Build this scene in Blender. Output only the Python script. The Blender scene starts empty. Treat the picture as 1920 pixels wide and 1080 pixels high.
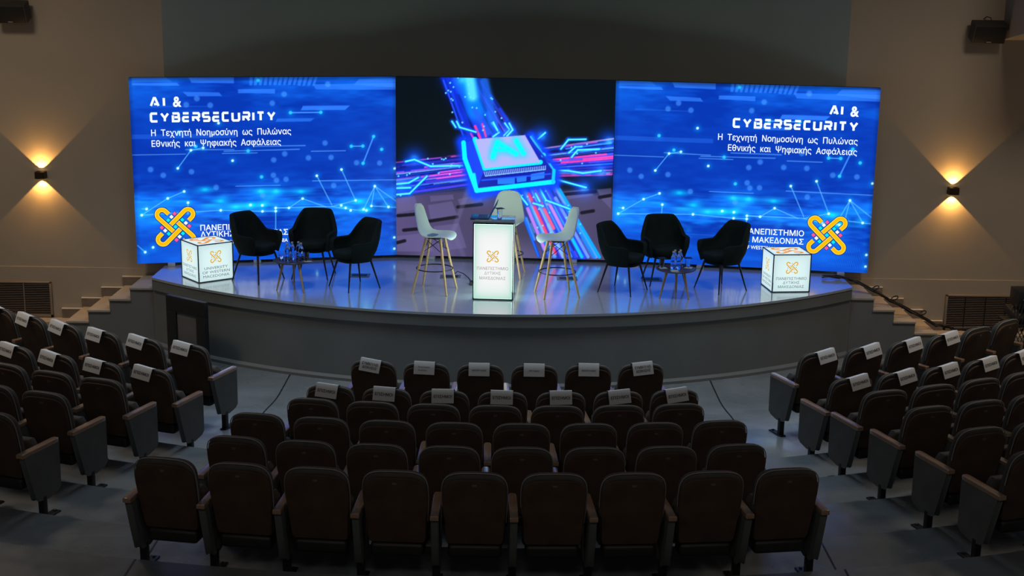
import bpy, bmesh, math, random
import numpy as np
from mathutils import Matrix, Vector, Euler
from mathutils.geometry import delaunay_2d_cdt, interpolate_bezier
random.seed(7)
PI = math.pi
SC = bpy.context.scene
COL = SC.collection
rad = math.radians

# ------------------------------------------------------------------ camera
cam_d = bpy.data.cameras.new('camera'); cam = bpy.data.objects.new('camera', cam_d); COL.objects.link(cam)
cam_d.sensor_width = 36.0; cam_d.lens = 2600 / 1920 * 36.0
cam_d.clip_end = 200
PITCH, ROLL = 0.22954, 0.014285
_f = Vector((0, math.cos(PITCH), -math.sin(PITCH))); _r = Vector((1, 0, 0)); _u = _r.cross(_f)
_r2 = math.cos(ROLL) * _r + math.sin(ROLL) * _u; _u2 = -math.sin(ROLL) * _r + math.cos(ROLL) * _u
_m = Matrix((_r2, _u2, -_f)).transposed().to_4x4(); _m.translation = (0.1314, -19.108, 4.0677)
cam.matrix_world = _m
SC.camera = cam

# ------------------------------------------------------------------ world, exposure, added fill lights
SC.view_settings.view_transform = 'Standard'
SC.view_settings.look = 'None'
SC.view_settings.gamma = 1.0
SC.view_settings.use_curve_mapping = False
SC.view_settings.exposure = 0.0
w = bpy.data.worlds.new('world'); SC.world = w; w.use_nodes = True
w.node_tree.nodes['Background'].inputs[0].default_value = (0.5, 0.55, 0.6, 1)
w.node_tree.nodes['Background'].inputs[1].default_value = 0.0

def area_light(name, loc, size, energy, color, rot=(0, 0, 0), size_y=None, spread=180):
    d = bpy.data.lights.new(name, 'AREA'); d.energy = energy; d.color = color; d.size = size
    if size_y: d.shape = 'RECTANGLE'; d.size_y = size_y
    d.spread = rad(spread)
    o = bpy.data.objects.new(name, d); COL.objects.link(o); o.location = loc; o.rotation_euler = rot
    return o
# unseen ceiling fill, added for brightness: over the rear seats, and just in front of the stage
for _x in (-5.2, 0.0, 5.2):
    area_light('ceiling_fill', (_x, -17.5, 5.9), 1.4, 46, (1.0, 0.90, 0.80))
for _x in (-6.8, 6.8):
    area_light('ceiling_fill', (_x, -4.6, 5.9), 1.2, 82, (1.0, 0.80, 0.60), spread=150)
for _x in (-2.4, 2.4):
    area_light('ceiling_fill', (_x, -4.2, 5.9), 1.2, 38, (0.68, 0.86, 1.0), spread=95)

# ------------------------------------------------------------------ mesh helpers
def lin(r, g, b):
    f = lambda c: (c / 255 / 12.92) if c <= 10.3 else ((c / 255 + 0.055) / 1.055) ** 2.4
    return (f(r), f(g), f(b))

class MB:
    """collects vertices and faces of ONE mesh object"""
    def __init__(s): s.v = []; s.f = []; s.c = []; s.T = None
    def add(s, vs, fs, col=None):
        n = len(s.v)
        for p in vs:
            p = Vector(p)
            if s.T is not None: p = s.T @ p
            s.v.append(tuple(p)); s.c.append(col or (1, 1, 1))
        s.f += [tuple(i + n for i in f) for f in fs]
        return s
    def box(s, c, size, M=None):
        x, y, z = (q / 2 for q in size)
        vs = [Vector((i * x, j * y, k * z)) for i in (-1, 1) for j in (-1, 1) for k in (-1, 1)]
        if M is not None: vs = [M @ q for q in vs]
        vs = [q + Vector(c) for q in vs]
        return s.add(vs, [(0, 1, 3, 2), (4, 6, 7, 5), (0, 4, 5, 1), (2, 3, 7, 6), (0, 2, 6, 4), (1, 5, 7, 3)])
    def bar(s, a, b, w, t):
        a, b = Vector(a), Vector(b); d = b - a
        M = d.to_track_quat('Z', 'Y').to_matrix()
        return s.box((a + b) / 2, (w, t, d.length), M)
    def rbox(s, c, size, r=0.01, seg=2, M=None):
        bm = bmesh.new(); bmesh.ops.create_cube(bm, size=1)
        for q in bm.verts: q.co = Vector((q.co.x * size[0], q.co.y * size[1], q.co.z * size[2]))
        bmesh.ops.bevel(bm, geom=list(bm.edges), offset=min(r, min(size) * .49), segments=seg, profile=.5, affect='EDGES')
        bm.verts.index_update()
        vs = [(M @ q.co if M is not None else q.co) + Vector(c) for q in bm.verts]
        s.add(vs, [[q.index for q in f.verts] for f in bm.faces]); bm.free(); return s
    def prism(s, poly, z0, z1, col=None):
        n = len(poly)
        vs = [(x, y, z0) for x, y in poly] + [(x, y, z1) for x, y in poly]
        fs = [tuple(range(n - 1, -1, -1)), tuple(range(n, 2 * n))] + [(i, (i + 1) % n, n + (i + 1) % n, n + i) for i in range(n)]
        return s.add(vs, fs, col)
    def loft(s, rings, cap=True, closed=True):
        """rings: equally long point lists"""
        m = len(rings[0]); vs = [p for r in rings for p in r]; fs = []
        for k in range(len(rings) - 1):
            for i in range(m if closed else m - 1):
                j = (i + 1) % m
                fs.append((k * m + i, k * m + j, (k + 1) * m + j, (k + 1) * m + i))
        if cap:
            fs.append(tuple(range(m - 1, -1, -1))); fs.append(tuple((len(rings) - 1) * m + i for i in range(m)))
        return s.add(vs, fs)
    def tube(s, pts, r, n=8, closed=False, cap=True):
        pts = [Vector(p) for p in pts]; N = len(pts); rs = r if isinstance(r, (list, tuple)) else [r] * N
        rings = []; up = None
        for i, p in enumerate(pts):
            a = pts[(i - 1) % N] if (closed or i > 0) else p; b = pts[(i + 1) % N] if (closed or i < N - 1) else p
            t = (b - a).normalized()
            if up is None: up = Vector((0, 0, 1)) if abs(t.z) < .9 else Vector((1, 0, 0))
            x = t.cross(up)
            if x.length < 1e-5: x = t.orthogonal()
            x.normalize(); y = x.cross(t).normalized(); up = y
            rings.append([p + rs[i] * (math.cos(2 * PI * k / n) * x + math.sin(2 * PI * k / n) * y) for k in range(n)])
        if closed: rings.append(rings[0]); cap = False
        return s.loft(rings, cap)
    def lathe(s, prof, n=20, c=(0, 0, 0)):
        rings = [[(c[0] + r * math.cos(2 * PI * k / n), c[1] + r * math.sin(2 * PI * k / n), c[2] + z) for k in range(n)] for r, z in prof]
        return s.loft(rings, True)
    def build(s, name, mat, parent=None, smooth=None, colors=False):
        me = bpy.data.meshes.new(name); me.from_pydata(s.v, [], s.f)
        me.materials.append(mat)
        if colors:
            at = me.color_attributes.new('paint', 'FLOAT_COLOR', 'POINT')
            a = np.ones((len(s.v), 4), dtype=np.float32); a[:, :3] = np.array(s.c, dtype=np.float32)
            at.data.foreach_set('color', a.ravel())
        bm = bmesh.new(); bm.from_mesh(me); bmesh.ops.recalc_face_normals(bm, faces=bm.faces); bm.to_mesh(me); bm.free()
        if smooth is not None:
            me.polygons.foreach_set('use_smooth', [True] * len(me.polygons)); me.set_sharp_from_angle(angle=rad(smooth))
        me.update()
        o = bpy.data.objects.new(name, me); COL.objects.link(o)
        if parent is not None: o.parent = parent
        return o

def inset_outline(pts, d):
    """2-D outline (counter-clockwise) moved inward by d"""
    n = len(pts); out = []
    for i in range(n):
        a = Vector(pts[i - 1]); p = Vector(pts[i]); b = Vector(pts[(i + 1) % n])
        t1 = (p - a).normalized(); t2 = (b - p).normalized(); t = (t1 + t2)
        t = t.normalized() if t.length > 1e-6 else t1
        nn = Vector((-t.y, t.x)); out.append((p.x + nn.x * d, p.y + nn.y * d))
    return out

def pillow(mb, outline, a, b, r, fn, seg=3):
    """rounded slab: outline in the plane, thickness a..b, edge radius r; fn(u, v, w) -> point"""
    prof = []
    for k in range(seg + 1):
        t = k / seg * PI / 2; prof.append((r - r * math.sin(t), a + r - r * math.cos(t)))
    for k in range(seg + 1):
        t = k / seg * PI / 2; prof.append((r - r * math.cos(t), b - r + r * math.sin(t)))
    rings = [[fn(u, v, w_) for u, v in inset_outline(outline, d)] for d, w_ in prof]
    return mb.loft(rings, True)

def tag(o, label=None, cat=None, group=None, kind=None):
    if label: o['label'] = label
    if cat: o['category'] = cat
    if group: o['group'] = group
    if kind: o['kind'] = kind
    return o
def thing(name, label, cat, loc=(0, 0, 0), rz=0.0, group=None):
    o = bpy.data.objects.new(name, None); COL.objects.link(o); o.empty_display_size = .1
    o.location = loc; o.rotation_euler = (0, 0, rz)
    return tag(o, label, cat, group)
KIDS = {}
def kids(o): return list(o.children)
def dup(root, loc, rz, label, cat=None, group=None):
    r = root.copy(); COL.objects.link(r); r.location = loc; r.rotation_euler = (0, 0, rz)
    r['label'] = label
    if cat: r['category'] = cat
    if group: r['group'] = group
    for ch in kids(root):
        c = ch.copy(); COL.objects.link(c); c.parent = r
        for g in kids(ch):
            d = g.copy(); COL.objects.link(d); d.parent = c
    return r

# ------------------------------------------------------------------ materials
MATS = {}
def mat(name, color, rough=.6, metal=0.0, bump=0.0, bscale=200, var=0.0, vscale=3.0, spec=.5, coat=0.0, stretch=None, cior=1.5):
    m = bpy.data.materials.new(name); m.use_nodes = True; nt = m.node_tree; b = nt.nodes['Principled BSDF']
    b.inputs['Base Color'].default_value = (*color, 1); b.inputs['Roughness'].default_value = rough; b.inputs['Metallic'].default_value = metal
    b.inputs['Specular IOR Level'].default_value = spec
    if coat: b.inputs['Coat Weight'].default_value = coat; b.inputs['Coat Roughness'].default_value = .15; b.inputs['Coat IOR'].default_value = cior
    tc = nt.nodes.new('ShaderNodeTexCoord'); src = tc.outputs['Object']
    if stretch:
        mp = nt.nodes.new('ShaderNodeMapping'); mp.inputs['Scale'].default_value = stretch; nt.links.new(src, mp.inputs[0]); src = mp.outputs[0]
    if var:
        nz = nt.nodes.new('ShaderNodeTexNoise'); nz.inputs['Scale'].default_value = vscale; nz.inputs['Detail'].default_value = 5
        nt.links.new(src, nz.inputs['Vector'])
        rp = nt.nodes.new('ShaderNodeValToRGB'); e = rp.color_ramp.elements
        e[0].position = .3; e[1].position = .7
        e[0].color = (*[c * (1 - var) for c in color], 1); e[1].color = (*[min(1, c * (1 + var)) for c in color], 1)
        nt.links.new(nz.outputs['Fac'], rp.inputs[0]); nt.links.new(rp.outputs[0], b.inputs['Base Color'])
    if bump:
        n2 = nt.nodes.new('ShaderNodeTexNoise'); n2.inputs['Scale'].default_value = bscale; n2.inputs['Detail'].default_value = 3
        nt.links.new(src, n2.inputs['Vector'])
        bp = nt.nodes.new('ShaderNodeBump'); bp.inputs['Strength'].default_value = bump; bp.inputs['Distance'].default_value = .01
        nt.links.new(n2.outputs['Fac'], bp.inputs['Height']); nt.links.new(bp.outputs[0], b.inputs['Normal'])
    MATS[name] = m; return m
def emit_paint(name, strength, gloss=0.0):
    m = bpy.data.materials.new(name); m.use_nodes = True; nt = m.node_tree; b = nt.nodes['Principled BSDF']
    at = nt.nodes.new('ShaderNodeAttribute'); at.attribute_name = 'paint'
    b.inputs['Base Color'].default_value = (.01, .01, .012, 1); b.inputs['Roughness'].default_value = .45
    b.inputs['Specular IOR Level'].default_value = gloss
    nt.links.new(at.outputs['Color'], b.inputs['Emission Color']); b.inputs['Emission Strength'].default_value = strength
    return m

M_WALL = mat('warm_beige_plaster', (.42, .37, .305), .85, bump=.05, bscale=60, var=.05, vscale=.8)
M_RECESS = mat('grey_green_plaster', (.37, .43, .405), .85, bump=.04, bscale=60, var=.05, vscale=.7)
M_CEIL = mat('ceiling_paint', (.30, .29, .28), .9, var=.04)
M_STAGEFRONT = mat('grey_painted_board', (.155, .175, .18), .65, var=.07, vscale=2.0)
M_HATCH = mat('black_painted_frame', (.010, .011, .012), .5, var=.1)
M_HATCHP = mat('dark_grey_panel', (.13, .132, .135), .6, var=.1)
M_STONE = mat('pale_stone', (.42, .37, .31), .6, var=.10, vscale=5)
M_STEPSIDE = mat('grey_step_side', (.16, .165, .165), .7, var=.06)
M_SKIRT = mat('stone_skirting', (.21, .17, .135), .55, var=.15, vscale=9)
M_SKIRTTOP = mat('skirting_cap', (.80, .74, .62), .6, var=.05)
M_PAD = mat('charcoal_brown_upholstery', (.088, .083, .078), .95, bump=.25, bscale=500, var=.18, vscale=6, spec=.2)
M_SHELL = mat('brown_backrest_upholstery', (.078, .050, .035), .85, bump=.2, bscale=420, var=.22, vscale=5, spec=.25)
M_PANEL = mat('grey_side_upholstery', (.115, .128, .132), .95, bump=.25, bscale=450, var=.12, vscale=6, spec=.2)
M_WOOD = mat('brown_varnished_wood', (.30, .195, .135), .28, var=.2, vscale=12, coat=.7, stretch=(9, 1, 9))
M_METAL = mat('black_steel', (.018, .018, .019), .4, metal=.3, var=.1)
M_PAN = mat('black_plastic', (.012, .012, .012), .5, var=.1)
M_RIM = mat('rim_light_cord', (.26, .25, .24), .7, var=.05)
M_PLATE = mat('number_plate_plastic', (.10, .095, .085), .5, var=.05)
M_PAPER = mat('white_paper', (.74, .77, .80), .8, var=.03)
M_INK = mat('black_ink', (.02, .02, .022), .7, var=.05)
M_VELVET = mat('black_green_velvet', (.010, .017, .017), .9, bump=.15, bscale=300, var=.2, vscale=8, spec=.15)
M_WHITE = mat('white_polypropylene', (.73, .82, .775), .32, var=.02)
M_BEECH = mat('beech_wood', (.62, .40, .19), .45, var=.18, vscale=10, stretch=(8, 8, 1))
M_TABTOP = mat('dark_table_top', (.055, .045, .040), .35, var=.2, vscale=10)
M_TABLEG = mat('table_leg_wood', (.40, .29, .17), .45, var=.2, vscale=10, stretch=(8, 8, 1))
M_CAB = mat('black_cabinet', (.012, .012, .014), .5, var=.1)
M_EDGE = mat('dark_edge_profile', (.03, .05, .05), .35, metal=.5, var=.1)
M_PODTOP = mat('blue_grey_glossy_top', (.30, .38, .45), .10, var=.05, coat=1.0, cior=2.6)
M_BRONZE = mat('dark_bronze', (.05, .035, .025), .4, metal=.6, var=.15)
M_SLAT = mat('vent_slat', (.34, .26, .215), .6, var=.06)
M_VENTDARK = mat('vent_cavity', (.006, .005, .0045), .9, var=.1)
M_FRAME = mat('vent_frame_paint', (.27, .22, .17), .6, var=.06)
M_SPK = mat('black_speaker', (.010, .010, .011), .5, var=.1)
M_SPKC = mat('grey_speaker_box', (.035, .033, .03), .6, var=.05)
M_LOGOSPK = mat('silver_badge', (.5, .5, .5), .4, metal=.5, var=.05)
M_CABLE = mat('black_rubber', (.012, .012, .013), .55, var=.1)
M_LAPTOP = mat('dark_laptop', (.04, .06, .09), .35, metal=.4, var=.1)
M_NOTE = mat('blue_folder', (.10, .22, .36), .4, var=.1)
M_COASTER = mat('pale_card', (.42, .45, .48), .7, var=.05)
M_FEET = mat('light_grey_foot', (.35, .38, .45), .5, var=.05)
M_SOCKET = mat('grey_floor_plate', (.16, .19, .22), .35, metal=.4, var=.1)
M_RACKM = mat('console_black', (.014, .014, .015), .5, var=.15)
M_SILVER = mat('bright_steel', (.55, .55, .56), .3, metal=.8, var=.05)

def glass_mat(name, color, rough=.02, ior=1.45):
    m = bpy.data.materials.new(name); m.use_nodes = True; b = m.node_tree.nodes['Principled BSDF']
    b.inputs['Base Color'].default_value = (*color, 1); b.inputs['Transmission Weight'].default_value = 1.0
    b.inputs['Roughness'].default_value = rough; b.inputs['IOR'].default_value = ior
    return m
M_GLASS = glass_mat('clear_glass', (.92, .96, 1.0)); M_PET = glass_mat('clear_bottle_plastic', (.80, .90, 1.0), .06, 1.25)

def floor_mat(name, c0, c1, r0, r1, joints=True, scale=.55, spec=.5, coat=0.0):
    m = bpy.data.materials.new(name); m.use_nodes = True; nt = m.node_tree; b = nt.nodes['Principled BSDF']; L = nt.links
    N = nt.nodes.new
    tc = N('ShaderNodeTexCoord')
    n1 = N('ShaderNodeTexNoise'); n1.inputs['Scale'].default_value = scale; n1.inputs['Detail'].default_value = 8; n1.inputs['Roughness'].default_value = .65; n1.inputs['Distortion'].default_value = .6
    L.new(tc.outputs['Object'], n1.inputs['Vector'])
    rp = N('ShaderNodeValToRGB'); e = rp.color_ramp.elements; e[0].position = .32; e[1].position = .68; e[0].color = (*c0, 1); e[1].color = (*c1, 1)
    L.new(n1.outputs['Fac'], rp.inputs[0])
    n2 = N('ShaderNodeTexNoise'); n2.inputs['Scale'].default_value = scale * 4; n2.inputs['Detail'].default_value = 6
    L.new(tc.outputs['Object'], n2.inputs['Vector'])
    mr = N('ShaderNodeMapRange'); mr.inputs['From Min'].default_value = .35; mr.inputs['From Max'].default_value = .65; mr.inputs['To Min'].default_value = r0; mr.inputs['To Max'].default_value = r1
    L.new(n2.outputs['Fac'], mr.inputs['Value']); L.new(mr.outputs[0], b.inputs['Roughness'])
    col = rp.outputs[0]
    if joints:
        sx = N('ShaderNodeSeparateXYZ'); L.new(tc.outputs['Object'], sx.inputs[0])
        ab = N('ShaderNodeMath'); ab.operation = 'ABSOLUTE'; L.new(sx.outputs['X'], ab.inputs[0])
        sb = N('ShaderNodeMath'); sb.operation = 'SUBTRACT'; L.new(ab.outputs[0], sb.inputs[0]); sb.inputs[1].default_value = 2.60
        a2 = N('ShaderNodeMath'); a2.operation = 'ABSOLUTE'; L.new(sb.outputs[0], a2.inputs[0])
        lt = N('ShaderNodeMath'); lt.operation = 'LESS_THAN'; L.new(a2.outputs[0], lt.inputs[0]); lt.inputs[1].default_value = .009
        mx = N('ShaderNodeMix'); mx.data_type = 'RGBA'; L.new(lt.outputs[0], mx.inputs[0]); L.new(col, mx.inputs[6]); mx.inputs[7].default_value = (.012, .012, .013, 1)
        col = mx.outputs[2]
    L.new(col, b.inputs['Base Color']); b.inputs['Specular IOR Level'].default_value = spec
    if coat: b.inputs['Coat Weight'].default_value = coat; b.inputs['Coat IOR'].default_value = 2.4; b.inputs['Coat Roughness'].default_value = .13
    return m
M_FLOOR = floor_mat('polished_grey_floor', (.125, .145, .16), (.235, .262, .285), .16, .46)
M_STAGETOP = floor_mat('glossy_grey_stage_vinyl', (.36, .42, .49), (.42, .48, .55), .12, .26, joints=False, scale=1.2, coat=1.0)

# ------------------------------------------------------------------ lettering
_cache = {}
def text_mb(body, width=None, cap=.1, align='LEFT', bold=0.0, line=1.0):
    """flat text in the local x-z plane facing -y, first baseline at z = 0; returns (verts, faces) scaled to cap height and width"""
    key = (body, bold)
    if key not in _cache:
        cu = bpy.data.curves.new('text', 'FONT'); cu.body = body
        ob = bpy.data.objects.new('text', cu); COL.objects.link(ob); bpy.context.view_layer.update()
        cc = ob.to_curve(bpy.context.evaluated_depsgraph_get()); loops = []
        for sp in cc.splines:
            bp = sp.bezier_points; n = len(bp); P = []
            for i in range(n):
                p, q = bp[i], bp[(i + 1) % n]
                flat = (p.handle_right - p.co).cross(q.co - p.co).length < 1e-5 and (q.handle_left - q.co).cross(q.co - p.co).length < 1e-5
                P += [(t.x, t.y) for t in interpolate_bezier(p.co, p.handle_right, q.handle_left, q.co, 2 if flat else 5)[:-1]]
            Q = [p for i, p in enumerate(P) if math.hypot(p[0] - P[i - 1][0], p[1] - P[i - 1][1]) > 1e-4]
            if len(Q) > 2: loops.append(Q)
        ob.to_curve_clear(); bpy.data.objects.remove(ob); bpy.data.curves.remove(cu)
        V, F = [], []
        vs, es = [], []
        for P in loops:
            n = len(vs); vs += [Vector(p) for p in P]; es += [(n + i, n + (i + 1) % len(P)) for i in range(len(P))]
        r = delaunay_2d_cdt(vs, es, [], 1, 1e-5); V = [tuple(p) for p in r[0]]
        E0 = np.array([vs[i] for i, _ in es]); E1 = np.array([vs[j] for _, j in es])
        for f in r[2]:
            cx = sum(V[i][0] for i in f) / len(f); cy = sum(V[i][1] for i in f) / len(f)
            m = (E0[:, 1] > cy) != (E1[:, 1] > cy); d = np.where(m, E1[:, 1] - E0[:, 1], 1)
            if (m & (E0[:, 0] + (cy - E0[:, 1]) / d * (E1[:, 0] - E0[:, 0]) > cx)).sum() % 2: F.append(tuple(f))
        if bold:                                          # heavier weight: a band along every outline
            for P in loops:
                n = len(P); N_ = []
                for i in range(n):
                    p0, p, p1 = Vector(P[i - 1]), Vector(P[i]), Vector(P[(i + 1) % n]); t = (p - p0).normalized() + (p1 - p).normalized()
                    t = t.normalized() if t.length > 1e-6 else (p - p0).normalized(); k = min(1.6, 1 / max(.4, abs(t.dot((p - p0).normalized())))); N_.append(Vector((-t.y, t.x)) * bold * k)
                k0 = len(V); V += [tuple(Vector(p) + q) for p, q in zip(P, N_)] + [tuple(Vector(p) - q) for p, q in zip(P, N_)]
                F += [(k0 + i, k0 + (i + 1) % n, k0 + n + (i + 1) % n, k0 + n + i) for i in range(n)]
        _cache[key] = (V, F)
    v, f = _cache[key]
    x0 = min(p[0] for p in v); x1 = max(p[0] for p in v)
    sz = cap / .69; sx = (width / (x1 - x0)) if width else sz
    off = {'LEFT': x0, 'RIGHT': x1, 'CENTER': (x0 + x1) / 2}[align]
    return [((p[0] - off) * sx, 0, p[1] * sz) for p in v], f
def put_text(mb, body, x, z, cap, width=None, align='LEFT', bold=0.0, col=(1, 1, 1), y=0.0, line=1.0):
    v, f = text_mb(body, width, cap, align, bold, line)
    mb.add([(p[0] + x, y, p[2] + z) for p in v], f, col)
def stroke(mb, pts, wd, col, y=0.0, ext=True, fn=None):
    """flat thick polyline in the x-z plane"""
    pts = [Vector((p[0], p[1])) for p in pts]; n = len(pts); Lf = []; Rt = []
    for i, p in enumerate(pts):
        t1 = (p - pts[i - 1]).normalized() if i > 0 else None; t2 = (pts[i + 1] - p).normalized() if i < n - 1 else None
        a = t1 or t2; b = t2 or t1; t = (a + b)
        t = t.normalized() if t.length > 1e-6 else a
        k = min(2.0, 1 / max(.3, t.dot(a))); nn = Vector((-t.y, t.x)) * wd / 2 * k
        q = p.copy()
        if ext and i == 0: q = p - t * wd * .0
        Lf.append(q + nn); Rt.append(q - nn)
    P = [(q.x, y, q.y) for q in Lf] + [(q.x, y, q.y) for q in Rt]
    mb.add(P, [(i, i + 1, n + i + 1, n + i) for i in range(n - 1)], col)
GLY = {'A': [[(0, 0), (.42, 1), (.58, 1), (1, 0)], [(.42, .22), (.8, .22)]], 'I': [[(.5, 0), (.5, 1)]],
       'C': [[(1, 1), (.12, 1), (0, .88), (0, .12), (.12, 0), (1, 0)]], 'Y': [[(0, 1), (.5, .42), (1, 1)], [(.5, .45), (.5, 0)]],
       'B': [[(0, 1), (.88, 1), (.95, .9), (.95, .6), (.85, .5), (.3, .5)], [(.85, .5), (1, .4), (1, .12), (.9, 0), (.05, 0), (.05, .75)]],
       'E': [[(0, 1), (1, 1)], [(1, .5), (.12, .5), (.0, .38), (0, .12), (.12, 0), (1, 0)]],
       'R': [[(0, 1), (.88, 1), (1, .88), (1, .58), (.9, .46), (.05, .46), (.05, 0)], [(.55, .46), (1, 0)]],
       'S': [[(1, 1), (.1, 1), (0, .9), (0, .6), (.1, .5), (.9, .5), (1, .4), (1, .1), (.9, 0), (0, 0)]],
       'U': [[(0, 1), (0, .12), (.12, 0), (.88, 0), (1, .12), (1, 1)]], 'T': [[(0, 1), (1, 1)], [(.5, 1), (.5, 0)]]}
def tech(mb, word, spans, z, h, wd, col, y):
    for ch, (a, b) in zip(word, spans):
        for st in GLY[ch]:
            ww = wd if ch not in 'AY' else wd * .95
            stroke(mb, [(a + wd / 2 + px * (b - a - wd), z + wd / 2 + pz * (h - wd)) for px, pz in st], ww, col, y)
def hook_paths():
    out = []
    for k in range(4):
        ang = rad(135 - 90 * k); d = Vector((math.cos(ang), math.sin(ang))); o = Vector((-d.y, d.x))
        P = [(-.09, .25), (.92, .25)] + [(.92 + .25 * math.sin(t), .25 * math.cos(t)) for t in np.linspace(PI / 12, 11 * PI / 12, 10)] + [(.92, -.25), (.70, -.25)]
        out.append((d, o, [tuple(d * a + o * b) for a, b in P]))
    return out
def logo(mb, cx, cz, S, y, style='screen'):
    """four interlaced paper-clip hooks with small diamonds between them"""
    sc = lambda p: (cx + p[0] * S, cz + p[1] * S)
    S *= .97
    for d, o, P in hook_paths():
        Q = [sc(p) for p in P]
        if style == 'screen':
            stroke(mb, Q, .30 * S, lin(6, 60, 130), y); stroke(mb, Q, .225 * S, lin(255, 214, 70), y - .001); stroke(mb, Q, .15 * S, lin(255, 184, 0), y - .002)
        elif style == 'top':
            stroke(mb, Q, .24 * S, lin(232, 150, 60), y)
        else:
            stroke(mb, Q, .26 * S, lin(248, 236, 190), y); stroke(mb, Q, .13 * S, lin(214, 160, 30), y - .001)
        for a, b, cc, c2 in ((.5, 0, (0, 225, 235), (60, 150, 190)), (.5, -.24, (235, 238, 250), (225, 235, 235)), (.5, -.47, (255, 85, 150), (120, 60, 110))):
            c = d * a + o * b
            hw = .080 if style == 'screen' else .055
            if style == 'top' or (style == 'box' and b == -.24): continue
            for kk, g, colr in (((1.28, 0, lin(6, 60, 130)), (1, -.001, lin(*cc))) if style == "screen" else ((1, 0, lin(*c2)),)):
                h2 = hw * kk
                V = [sc(c + d * i * h2 + o * j * h2) for i, j in ((-1, -1), (1, -1), (1, 1), (-1, 1))]
                mb.add([(p[0], y + g, p[1]) for p in V], [(0, 1, 2, 3)], colr)
    c = Vector((0, 0))
    if style != 'top':
        hw = .080 if style == 'screen' else .055
        V = [sc(Vector(p) * hw * 1.41) for p in ((-1, 0), (0, -1), (1, 0), (0, 1))]
        mb.add([(p[0], y - .001, p[1]) for p in V], [(0, 1, 2, 3)], lin(0, 225, 235) if style == 'screen' else lin(60, 150, 190))
WDOT_=[(1.14,1.89),(0.765,1.53),(0.927,1.56),(1.31,1.38),(0.584,1.29),(2.44,1.15),(2.78,1.23),(3.52,1.23),(0.655,0.974),(0.436,0.885),(0.7,0.82),(1.13,0.703),(0.087,0.666),(0.154,0.748),(2.24,0.837),(1.87,0.717),(1.69,0.674),(1.53,0.767),(1.69,0.757),(2.97,0.794),(3.24,0.988),(3.43,0.689),(3.19,0.709),(3.08,0.665),(2.77,0.728),(2.83,0.691),(2.9,0.654),(0.216,0.219),(0.11,0.156),(3.51,0.252),(3.51,0.091),(2.42,0.145),(1.87,0.672),(2.05,0.712),(3.12,0.648)]
CDOT_=[(2.1,2.02),(2.51,2.02),(3.23,1.68),(3.08,1.55),(3.34,1.5),(3.08,1.31),(1.69,1.15),(1.88,0.95),(1.67,0.955),(1.68,2.46),(0.83,1.58),(1.52,1.51),(0.618,1.77),(2.92,1.55)]
H_=[(0.868,2.22),(0.727,2.14),(1.04,2.13),(2.61,2.4),(0.23,1.28),(0.391,1.2),(0.761,1.24),(1.86,1.38),(2.33,1.4),(2.56,1.6),(2.64,1.4),(2.99,1.32),(1.08,1.02),(2.01,1.46),(1.89,1.1),(2.02,1.11),(1.85,1.17),(3.31,1.31),(1.86,2.15),(2.02,2.27),(2.67,1.01),(1.7,0.896)]
LN_=[[(2.1,2.02),(2.51,2.02)],[(3.23,1.68),(3.08,1.31)],[(0.087,0.666),(1.13,0.703)],[(1.13,0.703),(1.69,0.674)],[(0.091,0.75),(0.154,0.748)],[(0.436,0.885),(0.655,0.974)],[(0.436,0.885),(0.087,0.666)],[(0.7,0.82),(0.693,0.656)],[(1.87,0.717),(2.05,0.712)],[(2.05,0.712),(2.24,0.837)],[(2.24,0.837),(2.56,0.712)],[(1.87,0.717),(2.64,0.715)],[(2.64,0.715),(2.96,0.66)],[(2.96,0.66),(3.12,0.648)],[(2.64,0.715),(2.97,0.794)],[(2.97,0.794),(2.78,1.23)],[(2.44,1.15),(2.64,0.737)],[(3.24,0.988),(3.08,0.665)],[(3.24,0.988),(3.19,0.709)],[(3.24,0.988),(3.43,0.689)],[(3.24,0.988),(3.54,0.768)],[(3.19,0.709),(3.54,0.68)],[(1.87,0.717),(1.86,0.272)],[(0.013,0.253),(0.11,0.156)],[(0.765,1.53),(0.584,1.29)],[(0.765,1.53),(0.927,1.56)],[(1.69,0.674),(1.87,0.672)],[(2.92,1.55),(3.08,1.55)]]
BARS_=[[(0.04,2.43),(0.619,2.43),(0.655,2.39),(0.043,2.4)],[(0.76,2.52),(1.36,2.51),(1.36,2.42),(0.806,2.43)],[(2.41,2.4),(3.54,2.41),(3.54,2.32),(2.45,2.33)],[(0.689,2.31),(1.16,2.3),(1.2,2.25),(0.749,2.25)],[(1.41,2.34),(1.9,2.34),(1.9,2.28),(1.41,2.29)],[(2.27,2.11),(2.91,2.11),(2.84,2.05),(2.24,2.05)],[(1.92,1.94),(2.42,1.94),(2.37,1.9),(1.9,1.9)],[(3.04,2.47),(3.54,2.48),(3.54,2.35),(2.96,2.39)],[(0.008,1.75),(1.36,1.75),(1.36,1.69),(0.005,1.69)],[(0.272,2.13),(1.02,2.12),(1.02,2.11),(0.271,2.11)],[(0.045,2.54),(0.438,2.54),(0.557,2.44),(0.04,2.44)]]
TH_=[[(0.697,1.54),(1.33,1.53)],[(1.2,1.51),(2.21,1.52)],[(1.61,1.57),(2.29,1.57)],[(1.18,1.48),(1.64,1.48)],[(1.34,1.03),(1.94,1.03)],[(2.38,1.08),(3.53,1.07)],[(-0.005,1.48),(0.694,1.48)],[(2.37,1.49),(2.84,1.49)]]
BL_=[(1.54,0.766),(1.88,0.944),(1.7,0.762),(1.33,0.745),(1.68,0.95),(3.02,0.781),(0.93,0.994),(2.22,0.936),(3.13,0.656),(1.13,0.83)]
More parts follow.
